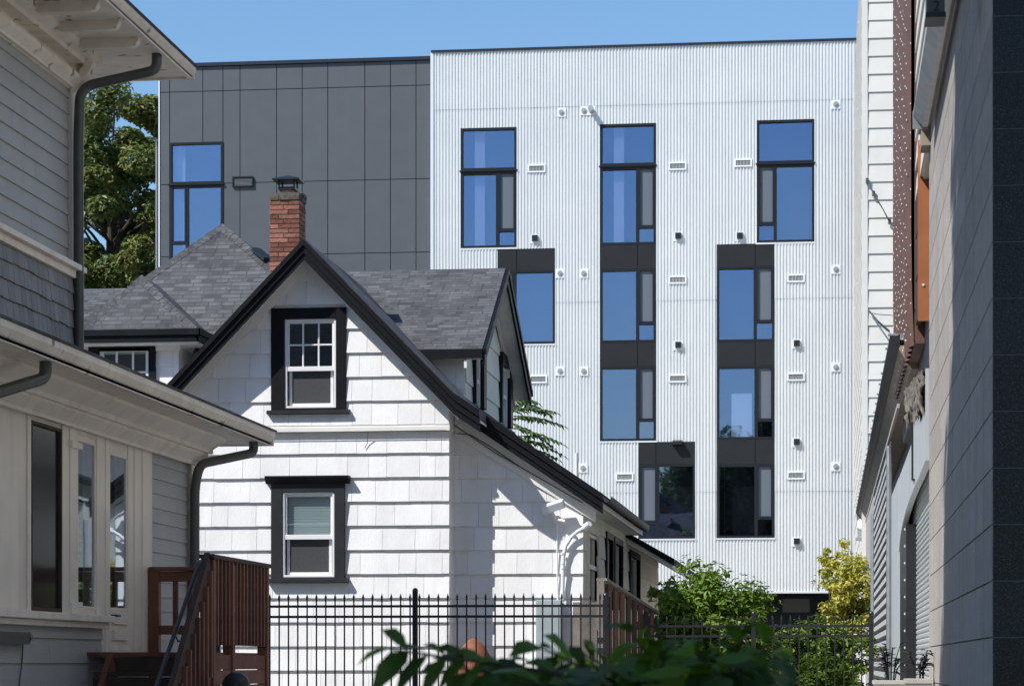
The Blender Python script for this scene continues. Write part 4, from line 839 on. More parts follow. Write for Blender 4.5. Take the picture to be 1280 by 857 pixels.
# stair run towards the street
s0 = V((XD, yn - .05, zt_ - .02)); nst = 5; rise = (zd - gz(21)) / nst; run = .30
s1 = V((XD, yn - .05 - run * nst, zt_ - .02 - rise * nst * 1.0)); s1 = V((XD, PX(224, 832, XD).y, PX(224, 832, XD).z)); dd = (s1 - s0)
s2 = s0 + dd * 1.35
mb = MB(); mb.beam(s0, s2, .05, .15); mb.build('stair_rail', M['dark_wood'], st)
mb = MB(); mb.beam(s0 - V((0, 0, .95)), s2 - V((0, 0, .95)), .05, .26); mb.build('stringer', M['redwood'], st); mb = MB(); mb.beam(s0 + V((XL + .3 - XD, 0, -.95)), s2 + V((XL + .3 - XD, 0, -.95)), .05, .26); mb.build('stringer', M['redwood'], st)
for i in range(9):
    q = s0.lerp(s2, (i + .6) / 9.2); mb = MB(110 + i); mb.rr(); mb.box(XD + .026, XD + .06, q.y - .018, q.y + .018, q.z - .98, q.z - .03); mb.build('baluster', M['redwood'], st)
mb = MB(); mb.box(XD - .05, XD + .05, s2.y - .1, s2.y, gz(20) - .1, s2.z + .05); mb.build('post', M['redwood'], st)
for i in range(nst):
    z = zd - rise * (i + 1); y = yn - run * i; mb = MB(); mb.box(XL + .2, XD - .04, y - run - .02, y - .005, z - .04, z); mb.box(XL + .2, XD - .04, y - .028, y - .008, z, z + rise - .045); mb.build('step', M['dark_wood'], st)
h0 = PX(251, 698, XD - .16); h1 = PX(197, 852, XD - .16); 
mb = MB(); mb.tube(arc([h0 + V((.1, .25, 0)), h0, h1, h1 + (h1 - h0) * .3]), .02, 10); mb.tube([h0.lerp(h1, .62), h0.lerp(h1, .62) + V((.03, 0, -.07)), h0.lerp(h1, .62) + V((.1, .02, -.06))], .009, 8); mb.build('handrail', M['rail_metal'], st, smooth=True)
p = PX(295, 857, XD + .35); mb = MB(); mb.lathe((p.x, p.y, gz(22)), [(.10, 0), (.10, p.z - gz(22) - .02), (.125, p.z - gz(22)), (.125, p.z - gz(22) + .03), (.10, p.z - gz(22) + .08), (.055, p.z - gz(22) + .115), (.01, p.z - gz(22) + .125)], 24)
tag(mb.build('bollard', M['black_metal'], smooth=True), 'black round-topped post in front of the wooden stoop', 'bollard')
# ================================================================== iron picket fences
def picket_mesh(h):
    mb = MB(); w_ = .0085; mb.box(-w_, w_, -w_, w_, 0, h - .075)
    mb.box(-.013, .013, -.013, .013, h - .085, h - .07); z = h - .07
    mb.add([(-.014, -.014, z + .015), (.014, -.014, z + .015), (.014, .014, z + .015), (-.014, .014, z + .015), (0, 0, h), (-w_, -w_, z), (w_, -w_, z), (w_, w_, z), (-w_, w_, z)], [(0, 1, 4), (1, 2, 4), (2, 3, 4), (3, 0, 4), (5, 6, 1, 0), (6, 7, 2, 1), (7, 8, 3, 2), (8, 5, 0, 3)])
    return mb
def fence(A, B, ztip, r1, r2, sp, posts, label, first=0, base=None):
    A = V(A); B = V(B); d = (B - A); Ln = d.length; d.normalize(); base = G1 if base is None else base
    root = thing('iron_fence', (A + B) / 2, label, 'fence')
    for z in (r1, r2, base + .15):
        mb = MB(); mb.beam(V((A.x, A.y, z)), V((B.x, B.y, z)), .03, .032); mb.build('rail', M['fence'], root)
    pm = picket_mesh(ztip - base - .02); o0 = pm.build('picket', M['fence'], root, origin=(0, 0, 0)); n = int((Ln - first) / sp)
    for i in range(n + 1):
        o = o0 if i == 0 else o0.copy()
        if i: COL.objects.link(o)
        q = A + d * (first + sp * i); o.parent = root; o.location = V((q.x, q.y, base + .02)) - V(root.location); o.rotation_euler.z = math.atan2(d.y, d.x)
    for t, zt in posts:
        q = A + d * t; mb = MB(); w_ = .031; mb.box(q.x - w_, q.x + w_, q.y - w_, q.y + w_, base - .1, zt - .03); mb.lathe((q.x, q.y, zt - .03), [(.036, 0), (.036, .012), (.026, .03), (.006, .04)], 12); mb.build('post', M['fence'], root)
    return root
YF1 = 32.2; fa = PY(318, 700, YF1); fb = PY(762, 700, YF1); fx = lambda u: (PY(u, 700, YF1) - fa).x
zz = lambda v, Y, u=560: PY(u, v, Y).z
first = fx(337.3) % .12
fence((fa.x, YF1, G1), (fb.x, YF1, G1), zz(740.5, YF1), zz(757, YF1), zz(770, YF1), .1213, [(fx(519), zz(735, YF1)), (fx(757), zz(742, YF1)), (fx(330) - .6, zz(735, YF1))], 'long black iron picket fence standing in front of the white house wall', first)
YF2 = 35.0; fa = PY(806, 700, YF2); fb = PY(1089, 700, YF2)
fence((fa.x, YF2, G1), (fb.x, YF2, G1), zz(768, YF2, 950), zz(782, YF2, 950), zz(794.5, YF2, 950), .12, [((PY(942, 700, YF2) - fa).x, zz(764, YF2, 942)), ((fb - fa).x, zz(764, YF2, 1089)), (.02, zz(764, YF2, 806))], 'shorter iron picket fence in front of the green and yellow shrubs', .06)
# --- board fence stepping down beside the house
bf = thing('board_fence', (-2.6, 33.2, G1), 'rough brown board fence sloping down past the side of the white house', 'fence')
p0, p1 = PY(753, 727, 32.6), PY(818, 768, 36.2); mb0 = (p1 - p0); n = 17; nx = V((mb0.y, -mb0.x, 0)).normalized()
for i in range(n):
    a = p0.lerp(p1, i / n + .004); b = p0.lerp(p1, (i + 1) / n - .006); mb = MB(130 + i); mb.rr(); off = nx * (.03 if i % 2 else 0)
    mb.prism([a + off, b + off, V((b.x, b.y, G1)) + off, V((a.x, a.y, G1)) + off], nx * -.025); mb.build('board', M['brown_board'], bf)
mb = MB(); mb.beam(p0 + V((0, -.1, .03)), p1 + V((0, .05, .03)), .14, .035); mb.build('cap_rail', M['old_wood'], bf)
mb = MB(); mb.box(p0.x - .06, p0.x + .03, p0.y - .12, p0.y - .03, G1, p0.z + .01); mb.build('post', M['old_wood'], bf)
p = PY(741, 700, 33.3); mb = MB(140)
for k, (u0, u1, v) in enumerate(((716, 725, 752), (726, 737, 750), (738, 749, 752))): mb.rr(); a, b = PY(u0, v, 33.4), PY(u1, v, 33.4); mb.box(a.x, b.x, 33.4, 33.43, G1, a.z)
tag(mb.build('plank_gate', M['old_wood']), 'pale weathered plank panel leaning beside the grey meter cabinet', 'planks')
# ================================================================== pot against the wall
p = PY(592, 797, 34.3); hh = p.z - G1
mb = MB(); mb.lathe((p.x, p.y, G1), [(.16, 0), (.2, .1), (.26, hh * .55), (.25, hh * .75), (.16, hh * .9), (.06, hh * .985), (.01, hh)], 28)
tag(mb.build('garden_urn', M['terra'], smooth=True), 'rust-orange rounded clay urn before the recessed white wall, behind the fence', 'urn')
# ================================================================== cream tower at the far right
YT = 58.0; tx0 = PY(1080, 300, YT).x; tw = thing('cream_tower', (tx0 + 3, YT + 8, G1), 'tall cream lap-sided building rising at the right of the metal apartment block', 'building')
ze_ = 22.2 / F * YT
mb = MB(201); siding(mb, (0, YT, 0), (1, 0, 0), (0, -1, 0), tx0 + .08, tx0 + 6, 2, 19, ze_, .03, (), None, PY(1100, 137.5, YT).z, jit=0); mb.box(tx0 + .02, tx0 + 6, YT + .01, YT + .2, 1, 19); mb.build('front_siding', M['tower_siding'], tw)
mb = MB(202); siding(mb, (tx0, 0, 0), (0, 1, 0), (-1, 0, 0), YT + .1, 77.5, 2, 19, ze_, .010, (), (1.2, 3.6), PY(1100, 137.5, YT).z - .1, jit=.03); mb.box(tx0 + .005, tx0 + .2, YT + .2, 77.5, 1, 19); mb.build('side_siding', M['tower_siding'], tw)
mb = MB(); mb.box(tx0 - .05, tx0 + .08, YT - .045, YT + .09, 2, 19); mb.build('corner_board', M['tower_siding'], tw)
MB().box(tx0 + .2, tx0 + 6, YT + .2, 77.5, 1, 19).build('core', M['tower_siding'], tw)
mb = MB(); mb.tube([PY(1084, 226, YT - .05), PY(1092, 243, YT - .3), PY(1104, 262, YT - .3), PY(1112, 278, YT - .05)], .012, 6)
for u, v in ((1084, 226), (1092, 242), (1112, 277)): q = PY(u, v, YT - .08); mb.tube([q + V((0, 0, .06)), q - V((0, 0, .06))], .035, 8)
mb.tube([PY(1086, 388, YT - .1), PY(1098, 402, YT - .5), PY(1112, 414, YT - .4)], .02, 6); mb.tube([PY(1087, 391, YT - .1), PY(1100, 393, YT - .3), PY(1116, 394, YT - .3)], .01, 6)
mb.build('service_wire', M['pipe'], tw)
pz0 = PY(1121, 250, 56).z; mb = MB(); q = PY(1121.5, 250, 57.7); mb.tube([(q.x, 57.7, 6), (q.x, 57.7, q.z)], .075, 12); mb.tube([(q.x, 57.7, q.z), (q.x, 57.7, q.z + .06), (q.x + .22, 57.7, q.z + .55)], [.11, .11, .06], 12); mb.build('vent_stack', M['galv'], tw, smooth=True)
# ================================================================== stone and metal commercial building on the right
XR = .9; yr = lambda u, X=XR: PX(u, 500, X).y; zr = lambda u, v, X=XR: PX(u, v, X).z
cb = thing('stone_shopfront', (XR + 2, 34, gz(34)), 'stone and black granite commercial building with rolling shutter and brown ribbed wall', 'building')
yg = yr(1240); th_ = 69.4 / F * yg * 1.0; ztile = PY(1250, 796, yg).z; ystone = yr(1161.5); zst = zr(1162, 166)
mb = MB(301); z = ztile - th_ * 7
while z < 8:
    x = XR + .004; 
    for wd in (.245, .3, .3, .3, .3, .3, .3): mb.rr(); mb.box(x, x + wd - .004, yg - .012, yg + .02, max(z, -.1) + .002, z + th_ - .003); x += wd
    z += th_
mb.build('granite_tiles', M['granite'], cb, bevel=.001)
mb = MB(); mb.box(XR + .004, XR + 2.1, yg - .009, yg + .3, -.1, 8); mb.build('granite_backing', M['grout'], cb)
mb = MB(302); z = ztile - th_ * 7 
while z < zst:
    y = yg - .004 - mb.g.random() * .9; first_ = True
    while y < ystone:
        wd = mb.g.uniform(1.3, 2.1); a, b = max(y, yg - .008), min(y + wd - .005, ystone); y += wd
        if b - a < .02: continue
        mb.rr(); mb.box(XR, XR + .05, a, b, max(z, -.1) + .004, min(z + th_ - .005, zst))
    z += th_
mb.build('stone_wall', M['stone'], cb, bevel=.002)
mb = MB(); mb.box(XR + .012, XR + .4, yg - .004, ystone - .01, -.1, zst - .005); mb.build('stone_backing', M['joint'], cb)
mb = MB(); mb.box(XR + .4, XR + 6, yg + .3, 57, 0, zst - .05); mb.build('core', M['joint'], cb)
# upper cream wall, soffit, gutter over the stone
XG = XR - .13; zg = EYE + 5.93 * XG
mb = MB(303); siding(mb, (XR + .02, 0, 0), (0, 1, 0), (-1, 0, 0), yg - 1, yr(1144.5), zg + .12, 12, .30, .022, ()); mb.box(XR + .03, XR + 4, yg - 1, yr(1144.5), zg + .1, 12); mb.build('upper_wall', M['tower_siding'], cb)
mb = MB(); mb.box(XG + .03, XR + 1, yg - 1, ystone, zst + .004, zst + .03); mb.box(XG + .05, XR + .06, ystone - .35, ystone, zst - .16, zst + .002); mb.build('soffit', M['soffit_brown'], cb)
mb = MB(); yend = PX(1149, 150, XG).y
mb.prism([(XG - .05, yg - 1, zg + .0), (XG + .03, yg - 1, zg - .10), (XG + .07, yg - 1, zg - .10), (XG + .07, yg - 1, zg + .03), (XG - .05, yg - 1, zg + .03)], (0, yend - yg + 1, 0)); mb.box(XG - .055, XG + .075, yend, yend + .01, zg - .11, zg + .04); mb.build('gutter', M['galv'], cb)
# orange return panel and dark recess
yo = 25.0; a, b = PY(1147.5, 300, yo), PY(1175, 300, yo); mb = MB(); mb.box(a.x, b.x, yo, yo + .06, zr(1148, 399, a.x), PY(1150, 175, yo).z); 
ob = mb.build('orange_panel', M['orange'], cb); mb = MB()
for v in (211, 356): q = PY(1154, v, yo); disc(mb, q.x, yo - .012, yo, q.z, .012, 10)
mb.build('bolt', M['vent_white'], ob)
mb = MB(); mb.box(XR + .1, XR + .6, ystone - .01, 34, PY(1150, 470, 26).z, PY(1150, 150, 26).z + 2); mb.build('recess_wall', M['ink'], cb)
# brown ribbed upper wall with its rows of screws
yb0, yb1 = yr(1143.2), yr(1124.5); zb0 = zr(1143, 432); mb = MB(304); per2 = .42; nseg = int((yb1 - yb0) / .07); d_ = []
for i in range(nseg + 1): y = yb0 + (yb1 - yb0) * i / nseg; d_.append((y, XR - .03 + .025 * math.cos(2 * math.pi * i / 6)))
zs_ = [zb0, zb0 + .5, zb0 + 1.2, 16]; lean = [0, .02, .03, .03]
for k in range(3):
    for (ya, xa), (yb_, xb_) in zip(d_, d_[1:]): mb.quad((xa - lean[k], ya, zs_[k]), (xb_ - lean[k], yb_, zs_[k]), (xb_ - lean[k + 1], yb_, zs_[k + 1]), (xa - lean[k + 1], ya, zs_[k + 1]))
mb.box(XR + .0, XR + 3, yb0, yb1, zb0 + .02, 16); mb.build('ribbed_wall', M['brown_metal'], cb)
mb = MB(305); z = zb0 + .1; row = 0
while z < 10.5:
    for i in range(row % 2 * 2, nseg, 4):
        y = d_[i][0] + mb.g.uniform(-.05, .05); q = z + mb.g.uniform(-.03, .03); x = d_[i][1] - .045; mb.box(x + .004, x + .012, y - .012, y + .012, q - .008, q + .008)
    z += .15; row += 1
mb.build('screw_heads', M['vent_white'], cb)['kind'] = 'stuff'
mb = MB(306); z = zb0 + .2
while z < PY(1146, 190, 25.5).z: mb.rr(); mb.box(XR + .01, XR + .06, yo + .2, yb0 - .02, z, z + .4); z += .44
mb.build('brick_edge', M['dark_wood'], cb)
# lower eave with gutter running to the far end
XQ = .74; zq = EYE + 4.8 * XQ; yq0, yq1 = PX(1118, 420, XQ).y, PX(1072.5, 640, XQ).y
mb = MB(); mb.prism([(XQ - .05, yq0, zq + .03), (XQ - .05, yq0, zq - .03), (XQ + .0, yq0, zq - .10), (XQ + .06, yq0, zq - .10), (XQ + .06, yq0, zq + .03)], (0, yq1 - yq0, 0)); mb.build('long_gutter', M['slate_trim'], cb)
for k in range(26): y = yq0 + (yq1 - yq0) * k / 26; MB().box(XQ - .07, XQ + .06, y, y + .05, zq + .03, zq + .05).build('gutter_strap', M['galv'], cb)
mb = MB(); zw = EYE + 2.62 * XR * 1.3; mb.prism([(XQ + .05, yq0, zq - .08), (XQ + .05, yq0, zq - .12), (XR + .02, yq0, zq - .34), (XR + .3, yq0, zq - .34), (XR + .3, yq0, zq - .08)], (0, yq1 - yq0 - .3, 0)); mb.build('eave_soffit', M['soffit_brown'], cb)
mb = MB(); mb.box(XR - .03, XR + .0, yb1, yq1 - 1, zq - .40, zq - .345); mb.build('eave_trim', M['concrete'], cb)
mb = MB(); mb.prism([(XQ - .04, yq1, zq - .02), (XR + .5, yq1, zq + .02), (XR + .5, yq1, zq - .62), (XQ + .0, yq1, zq - .62)], (0, .05, 0)); mb.box(XQ - .06, XR + .5, yq1 - .3, yq1 - .002, zq - .68, zq - .62); mb.build('eave_end', M['galv'], cb)
mb = MB(); q = PX(1083, 661, XQ + .04); mb.tube([(XQ + .05, yq1 - .35, zq - .25), (XQ + .06, yq1 - .6, zq - .38), (XQ + .22, yq1 - .7, zq - .46)], [.07, .10, .08], 12); mb.build('flood_lamp', M['vent_white'], cb, smooth=True)
mb = MB(); mb.box(XQ - .3, XR + 6, yq1 + .1, yq1 + 1.0, 5.6, 5.7)
# low roof above the eave
mb = MB(); mb.prism([(XQ + .04, yq0, zq + .04), (XR + 6, yq0, zq + 1.0), (XR + 6, yq0, zq + .2), (XQ + .06, yq0, zq - .02)], (0, yq1 - yq0, 0)); mb.build('low_roof', M['galv'], cb)
# rags of insulation under the ribbed wall
g = random.Random(307); mb = MB(307); ny, nz = 60, 14; vs = []
for i in range(ny + 1):
    for k in range(nz + 1):
        t = i / ny; y = ystone + .1 + 4.6 * t; z = 4.2 + .3 * t - (.34 + .06 * math.sin(i * .9) + .05 * math.sin(i * 2.3)) * k / nz
        vs.append((XR - .055 + .018 * math.sin(i * .7 + k * .5) + .012 * math.sin(i * 1.7 - k * 1.1) + g.uniform(-.008, .008), y + g.uniform(-.02, .02), z + g.uniform(-.008, .008)))
mb.add(vs, [(i * (nz + 1) + k, (i + 1) * (nz + 1) + k, (i + 1) * (nz + 1) + k + 1, i * (nz + 1) + k + 1) for i in range(ny) for k in range(nz)])
mb.build('torn_insulation', M['rag'], cb, smooth=True)
# shutter, its arched valance, jambs
XS = XR + .10; ys0, ys1 = ystone, yr(1133, XS) ; zv = EYE + 2.5 * XR
mb = MB(308); z = gz(28) - .1
while z < zv + .1: mb.rr(); mb.prism([(XS, ystone - .1, z), (XS - .012, ystone - .1, z + .014), (XS - .012, ystone - .1, z + .036), (XS, ystone - .1, z + .052)], (0, ys1 - ystone + .2, 0)); z += .055
mb.build('rolling_shutter', M['slat'], cb); MB().box(XS + .005, XS + .03, ystone, ys1, 0, zv + .2).build('shutter_backing', M['joint'], cb)
yj0, yj1, yj2 = yr(1135), yr(1127), yr(1117.5); XV2 = XR - .03; n = 14; zar = EYE + 1.93 * XR; pts = [(ystone + .05, zar + .05)]
ya, yb_ = yr(1152), yj1
pts += [(ya, zar + .02)] + [(ya + (yb_ - ya) * math.sin(math.pi / 2 * k / n) , zar + .02 - .42 * (1 - math.cos(math.pi / 2 * k / n))) for k in range(1, n + 1)]
top = [(yj1, zv - .02), (yr(1145), zv), (yr(1145), zv + .35), (ystone + .05, zv + .35)]
mb = MB(); mb.prism([(XV2, y, z) for y, z in pts + top], (.06, 0, 0)); mb.build('arched_valance', M['awning'], cb)
mb = MB(); y = yr(1145.5); mb.tube([(XV2 - .01, y, zv + .3), (XV2 - .01, y, zar + .1), (XV2 - .01, y - .5, zar + .07)], .012, 6); mb.build('valance_seam', M['ink'], cb)
mb = MB(); mb.box(XR - .02, XR + .2, yj0, yj1 - .01, 0, zar - .2); mb.build('door_track', M['fence'], cb)
mb = MB()
for k in range(13): z = 1.0 + k * .19; mb.box(XR - .03, XR - .02, yj0 + .35, yj0 + .45, z, z + .025)
mb.build('rivet', M['vent_white'], cb)
mb = MB(); mb.box(XR - .035, XR + .15, yj1, yj2, 0, zv - .02); mb.build('white_jamb', M['awning'], cb)
# chain-link screened opening and end wall
yk0, yk1 = yr(1114), yr(1093.5); zk = zq - .42
mb = MB(); y = yk0; mb.tube([(XR - .03, yk0, 0), (XR - .03, yk0, zk - .1)], .04, 8); mb.build('screen_post', M['galv'], cb, smooth=True); mb = MB()
mb.tube([(XR - .03, yk1, 0), (XR - .03, yk1, zk - .35)], .05, 8); mb.build('screen_post', M['galv'], cb, smooth=True)
mb = MB(); s_ = .08; hN = int((zk - gz(30) - .3) / s_); z0 = gz(30) + .3; Lk = yk1 - yk0; stp = .2
kk = -int((zk - z0) / s_) 
nn = int(Lk / stp)
for i in range(-hN, nn + 1):
    for sg in (1, -1):
        ya_ = yk0 + i * stp if sg == 1 else yk0 + (i + hN) * stp; 
        t0, t1 = 0, hN
        pa = [(XR - .01 + .012 * sg * (1 if k % 2 else -1), ya_ + sg * k * stp, z0 + k * s_) for k in range(hN + 1) if yk0 - 1e-6 <= ya_ + sg * k * stp <= yk1 + 1e-6]
        if len(pa) > 1: mb.tube(pa, .006, 4, False)
mb.build('chain_link_screen', M['vent_grey'], cb)
mb = MB(); mb.box(XR + .25, XR + .4, yj2, yk1, 0, zk); mb.build('dark_bay', M['bay'], cb)
mb = MB(); mb.box(XR - .02, XR + .4, yk1, yq1 - 1.5, 0, zq - .42); mb.box(XR - .005, XR + .3, yk0 + .02, yk1, 0, z0 - .05); mb.build('end_wall', M['concrete'], cb)
# hanging sign box
q = PX(1171, 20, .62); yb_ = 15.2
sa, sb_ = PY(1158.5, 10, yb_), PY(1181, 10, yb_); szb, szt = PY(1170, 22, yb_).z, PY(1170, -45, yb_).z
sg = thing('hanging_sign', ((sa.x + sb_.x) / 2, yb_, szb), 'small grey box sign with a black number hanging high on the stone building', 'sign')
MB().box(sa.x, sb_.x, yb_, yb_ + .22, szb + .03, szt).build('sign_box', M['pipe'], sg, bevel=.004)
MB().box(sa.x - .006, sb_.x + .006, yb_ - .008, yb_ + .228, szb, szb + .03).build('sign_frame', M['black_metal'], sg)
MB().box((sa.x + sb_.x) / 2 - .02, XR + .3, yb_ + .08, yb_ + .12, szt, szt + .03).build('bracket', M['black_metal'], sg)
cu = bpy.data.curves.new('numeral', 'FONT'); cu.body = '2'; cu.size = .085; cu.extrude = .002; cu.align_x = 'CENTER'
to = bpy.data.objects.new('tmp', cu); COL.objects.link(to); bpy.context.view_layer.update()
me = bpy.data.meshes.new_from_object(to.evaluated_get(bpy.context.evaluated_depsgraph_get())); bpy.data.objects.remove(to)
me.transform(Matrix.Translation((0, 0, 0)) @ Matrix.Rotation(R(90), 4, 'X')); me.materials.clear(); me.materials.append(M['ink'])
nu = bpy.data.objects.new('numeral', me); COL.objects.link(nu); nu.location = (PY(1170.5, 13, yb_).x, yb_ - .003, PY(1170, 14, yb_).z); adopt(nu, sg)
# ================================================================== plants
tree('maple_tree', (PY(146, 400, 98).x, 98, G1), (PY(138, 280, 98).x, 98, PY(150, 272, 98).z), (4.7, 4.4, 4.6), 140, 640, .145, M['leaf_maple'], 5, .42,
     'tall broad-leaved tree with yellowing top, between the grey house and the dark panelled block', 'tree', clr=(.11, .19), limbs=30, shell=.3)
def shrub(name, cx, Y, top, rx, m, seed, ncl, per, size, label, cat='shrub', clr=(.2, .34), ry=None, low=None, shell=.5):
    h = top - G1; return tree(name, (cx, Y, G1), (cx, Y, G1 + h * .5), (rx, ry or rx * .8, h * .5), ncl, per, size, m, seed, .05, label, cat, clr=clr, limbs=12, shell=shell)
shrub('green_shrub', PY(884, 760, 37.6).x, 37.6, PY(860, 718, 37.6).z, .98, M['leaf_bright'], 8, 165, 95, .062, 'large sunlit bright green shrub spreading beside the rear corner of the white house', ry=.75)
shrub('dark_shrub', PY(822, 760, 38.6).x, 38.6, PY(822, 728, 38.6).z, .32, M['leaf_mid'], 9, 26, 60, .08, 'narrow darker green bush tucked against the rear wing wall of the white house')
tree('yellow_shrub', (PY(1062, 760, 50).x, 50, G1), (PY(1062, 760, 50).x, 50, PY(1060, 745, 50).z), (.52, .6, 1.05), 85, 70, .06, M['leaf_yellow'], 10, .05, 'yellow-leaved shrub growing beside the pale end wall at right', 'shrub', clr=(.22, .5), limbs=16, shell=.3)
sh2 = tree('yellow_sapling', (PY(1040, 760, 51).x, 51, G1), (PY(1036, 700, 51).x, 51, PY(1036, 702, 51).z), (.24, .3, .3), 10, 60, .06, M['leaf_yellow'], 12, .03, 'thin yellow-leaved sapling rising left of the yellow shrub', 'sapling', clr=(.3, .5), limbs=5, shell=.1)
for i, (u, v, Y, rx, mm, lb) in enumerate(((985, 772, 38.5, .75, 'leaf_mid', 'rounded low green bush right of the fence post, behind the pickets'), (1045, 775, 38.8, .55, 'leaf_mid', 'low green bush behind the pickets in front of the yellow shrub'),
        (900, 790, 38.2, .5, 'leaf_bright', 'low bright bush behind the pickets under the large green shrub'), (1000, 826, 36.6, .8, 'leaf_near', 'wide dark low bush close behind the right-hand pickets'))):
    shrub('low_bush', PY(u, 760, Y).x, Y, PY(u, v, Y).z, rx, M[mm], 20 + i, 60, 75, .06, lb, 'bush', clr=(.22, .36))
def frond(ml, ms, p, d, Ln, sag, n, lw, ll, g):
    d = V(d).normalized(); sd = d.cross(V((0, 0, 1))).normalized(); pts = []
    for i in range(n + 1): t = i / n; pts.append(V(p) + d * Ln * t + V((0, 0, -sag * t * t)))
    ms.tube(pts, [.012 * Ln * (1 - .7 * i / n) + .002 for i in range(n + 1)], 5)
    for i in range(1, n + 1):
        t = i / n; c = pts[i]; tg = (pts[i] - pts[i - 1]).normalized(); q = ll * (1 - .5 * t * t) * g.uniform(.8, 1.15)
        for sgn in ((1, -1) if i < n else (0,)):
            dv = (sd * sgn + tg * (.45 if sgn else 1) + V((0, 0, g.uniform(-.45, -.05)))).normalized(); wv = dv.cross(V((0, 0, 1))).normalized() * lw * g.uniform(.8, 1.15)
            up = V((0, 0, lw * .25)); ml.rr()
            ml.add([c, c + dv * q * .3 + wv * .5 + up, c + dv * q * .65 + wv * .42 + up * .6, c + dv * q - V((0, 0, q * .12)), c + dv * q * .65 - wv * .42 + up * .6, c + dv * q * .3 - wv * .5 + up, c + dv * q * .5], [(0, 6, 1), (1, 6, 2), (2, 6, 3), (3, 6, 4), (4, 6, 5), (5, 6, 0)])
g = random.Random(4)
Ys = 49.0; c0 = PY(636, 540, Ys); sm = thing('sumac_tree', (c0.x, Ys, G1), 'feathery pinnate-leaved young tree showing between the dormer and the metal wall', 'tree'); ml = MB(6); ms = MB(6)
ms.tube([(c0.x, Ys, G1), (c0.x + .1, Ys, 3.5), (c0.x, Ys, PY(640, 520, Ys).z)], [.06, .045, .025], 8)
for (u, v, du, dv_, L_) in ((640, 512, 60, -16, .95), (642, 520, 62, 0, 1.0), (640, 535, 60, 14, 1.0), (640, 545, 66, 22, 1.0), (642, 502, 30, -26, .5), (638, 528, 50, 34, .9), (640, 555, 55, 10, .9), (650, 505, 40, 6, .7)):
    p = PY(u, v, Ys + g.uniform(-.4, .4)); frond(ml, ms, p, (du, g.uniform(-25, 10), -dv_ * .5), L_, .22, 11, .085, .26, g)
for k in range(9): a = g.uniform(0, 6.28); frond(ml, ms, PY(638, 500 + 8 * k, Ys), (math.cos(a), math.sin(a), .3), .8, .25, 10, .085, .24, g)
ms.build('stem', M['bark'], sm); ml.build('leaves', M['leaf_sumac'], sm)
# pots with dark plants on the right
for (u, v, Y, sc, lb) in ((1113, 850, 27.5, 1.0, 'pale square planter with a tall black-leaved plant, beside the chain-link screen'), (1148, 848, 21.8, .62, 'pale planter with a short dark plant at the foot of the rolling shutter')):
    p = PY(u, v, Y); pt = thing('potted_plant', (p.x, Y, gz(Y)), lb, 'potted plant'); w_ = .15 * sc * 1.2; zt = p.z
    mb = MB(); b0 = [(p.x - w_ * .8, Y - w_ * .8, gz(Y)), (p.x + w_ * .8, Y - w_ * .8, gz(Y)), (p.x + w_ * .8, Y + w_ * .8, gz(Y)), (p.x - w_ * .8, Y + w_ * .8, gz(Y))]; t0 = [(p.x - w_, Y - w_, zt), (p.x + w_, Y - w_, zt), (p.x + w_, Y + w_, zt), (p.x - w_, Y + w_, zt)]
    mb.add(b0 + t0, [(0, 3, 2, 1), (4, 5, 6, 7), (0, 1, 5, 4), (1, 2, 6, 5), (2, 3, 7, 6), (3, 0, 4, 7)]); mb.box(p.x - w_ - .01, p.x + w_ + .01, Y - w_ - .01, Y + w_ + .01, zt - .04, zt + .004); mb.build('pot', M['concrete'], pt, bevel=.006)
    ml = MB(7); ms = MB(7); g = random.Random(int(u))
    for k in range(9):
        a = g.uniform(0, 6.28); hgt = sc * g.uniform(.15, .40); e = V((p.x + math.cos(a) * .13 * sc, Y + math.sin(a) * .1 * sc, zt + hgt)); ms.tube([(p.x + math.cos(a) * .04, Y, zt - .02), V((p.x + math.cos(a) * .07 * sc, Y, zt + hgt * .6)), e], .008, 6)
        for j in range(6):
            b_ = g.uniform(0, 6.28); q = V((p.x, Y, zt)).lerp(e, .45 + .55 * j / 5); dv = V((math.cos(b_), math.sin(b_), g.uniform(-.3, .7))).normalized(); ln = sc * g.uniform(.08, .14); wv = dv.cross(V((0, 0, 1))).normalized() * ln * .3; ml.rr()
            ml.add([q, q + dv * ln * .5 + wv, q + dv * ln + V((0, 0, -.02)), q + dv * ln * .5 - wv], [(0, 1, 2), (0, 2, 3)])
    ms.build('stem', M['leaf_black'], pt); ml.build('leaves', M['leaf_black'], pt)
# near shrub at the foot of the picture
g = random.Random(12); YN2 = 4.6
near = thing('foreground_shrub', (PY(760, 800, YN2).x, YN2, gz(YN2)), 'dark broad-leaved shrub close to the viewer along the bottom edge', 'shrub'); ml = MB(9); ms = MB(9)
br = [((700, 835), (487, 806), 4.45, 9), ((720, 850), (560, 828), 4.6, 6), ((800, 860), (680, 806), 4.7, 7), ((760, 870), (640, 846), 4.5, 6), ((850, 865), (790, 786), 4.8, 7), ((900, 860), (930, 790), 4.7, 7), ((880, 850), (955, 818), 4.6, 5), ((820, 862), (730, 812), 4.9, 7), ((930, 870), (860, 800), 4.55, 7), ((860, 870), (900, 800), 4.9, 6), ((960, 870), (955, 800), 4.8, 5), ((780, 870), (840, 812), 4.4, 6), ((690, 872), (610, 852), 4.7, 5), ((950, 872), (968, 842), 4.7, 3)]
cen = V((PY(800, 900, YN2).x, YN2, gz(YN2)))
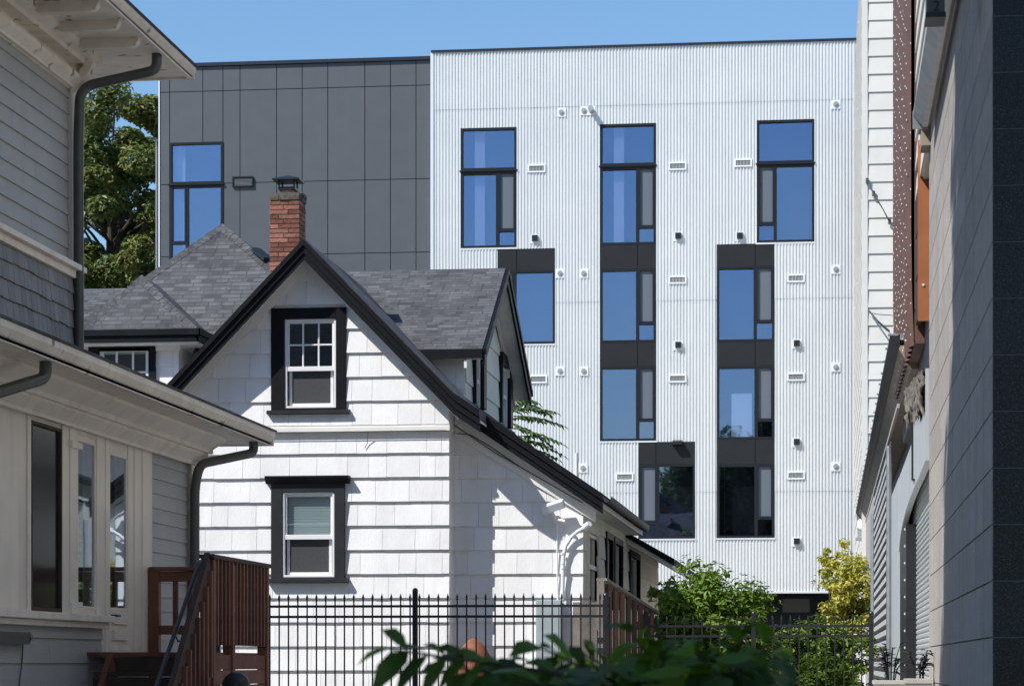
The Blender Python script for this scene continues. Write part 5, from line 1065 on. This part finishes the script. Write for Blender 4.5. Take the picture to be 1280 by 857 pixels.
for (a, b, Y, n) in br:
    pa, pb = PY(a[0], a[1] + 6, Y + .15), PY(b[0], b[1] + 5, Y); ms.tube([cen, cen.lerp(pa, .6) + V((0, .05, .1)), pa, pb], [.014, .009, .006, .002], 6); d = pb - pa
    for i in range(n + 1):
        t = i / n; c = pa.lerp(pb, t); tg = d.normalized(); 
        for sgn in ((1, -1) if i < n else (0,)):
            ln = g.uniform(.06, .105); sd = tg.cross(V((0, -1, .25))).normalized(); dv = (sd * sgn * g.uniform(.4, .9) + tg * (.8 if sgn else 1) + V((0, g.uniform(-.5, .3), g.uniform(-.45, .0)))).normalized(); nn_ = V((g.uniform(-.4, .4), -.45, 1)).normalized(); wv = dv.cross(nn_).normalized() * ln * .24; fold = nn_ * ln * .05; ml.rr()
            sag = V((0, 0, -ln * .3)); ml.add([c, c + dv * ln * .28 + wv * .85 + fold, c + dv * ln * .6 + wv * .9 + fold + sag * .3, c + dv * ln + sag, c + dv * ln * .6 - wv * .9 + fold + sag * .3, c + dv * ln * .28 - wv * .85 + fold, c + dv * ln * .5], [(0, 6, 1), (1, 6, 2), (2, 6, 3), (3, 6, 4), (4, 6, 5), (5, 6, 0)])
for k in range(165):
    Y = g.uniform(4.3, 5.3); u = g.triangular(590, 960, 890); v = g.uniform(836, 905) - 14 * (u > 800); c = PY(u, v, Y); b_ = g.uniform(0, 6.28); ln = g.uniform(.06, .10); dv = V((math.cos(b_), math.sin(b_), g.uniform(-.3, .3))).normalized(); nn_ = V((g.uniform(-.5, .5), -.4, 1)).normalized(); wv = dv.cross(nn_).normalized() * ln * .3; ml.rr()
    ml.add([c, c + dv * ln * .3 + wv, c + dv * ln * .65 + wv * .85, c + dv * ln, c + dv * ln * .65 - wv * .85, c + dv * ln * .3 - wv], [(0, 1, 2, 3), (0, 3, 4, 5)])
ms.build('stem', M['bark'], near); ml.build('leaves', M['leaf_near'], near)
# street trees behind and beside the viewpoint: they shade the stone wall and the near shrub, and stand in the window reflections
tree('street_tree', (-5.4, 8.2, gz(8.2)), (-5.2, 8.8, 11.4), (4.2, 5.0, 4.6), 170, 95, .34, M['leaf_street'], 31, .2, 'leafy street tree on the left kerb whose shade falls on the stone wall', 'tree', clr=(.2, .32), shell=.05)
tree('street_tree', (-6.2, -3.5, 0), (-6.0, -3.0, 10.5), (3.8, 4.2, 4.0), 60, 60, .36, M['leaf_street'], 33, .2, 'leafy street tree on the left kerb whose shade falls on the near shrub', 'tree', clr=(.2, .32), shell=.05)
for x, y, h, sd in ((-13, -34, 14.5, 35), (-5, -36, 12.5, 37)):
    tree('street_tree', (x, y, 0), (x, y, h * .58), (4.6, 4.2, h * .42), 70, 60, .5, M['leaf_street'], sd, .3, 'leafy street tree across the street behind the viewpoint', 'tree', clr=(.2, .32), shell=.1, group='trees across the street')
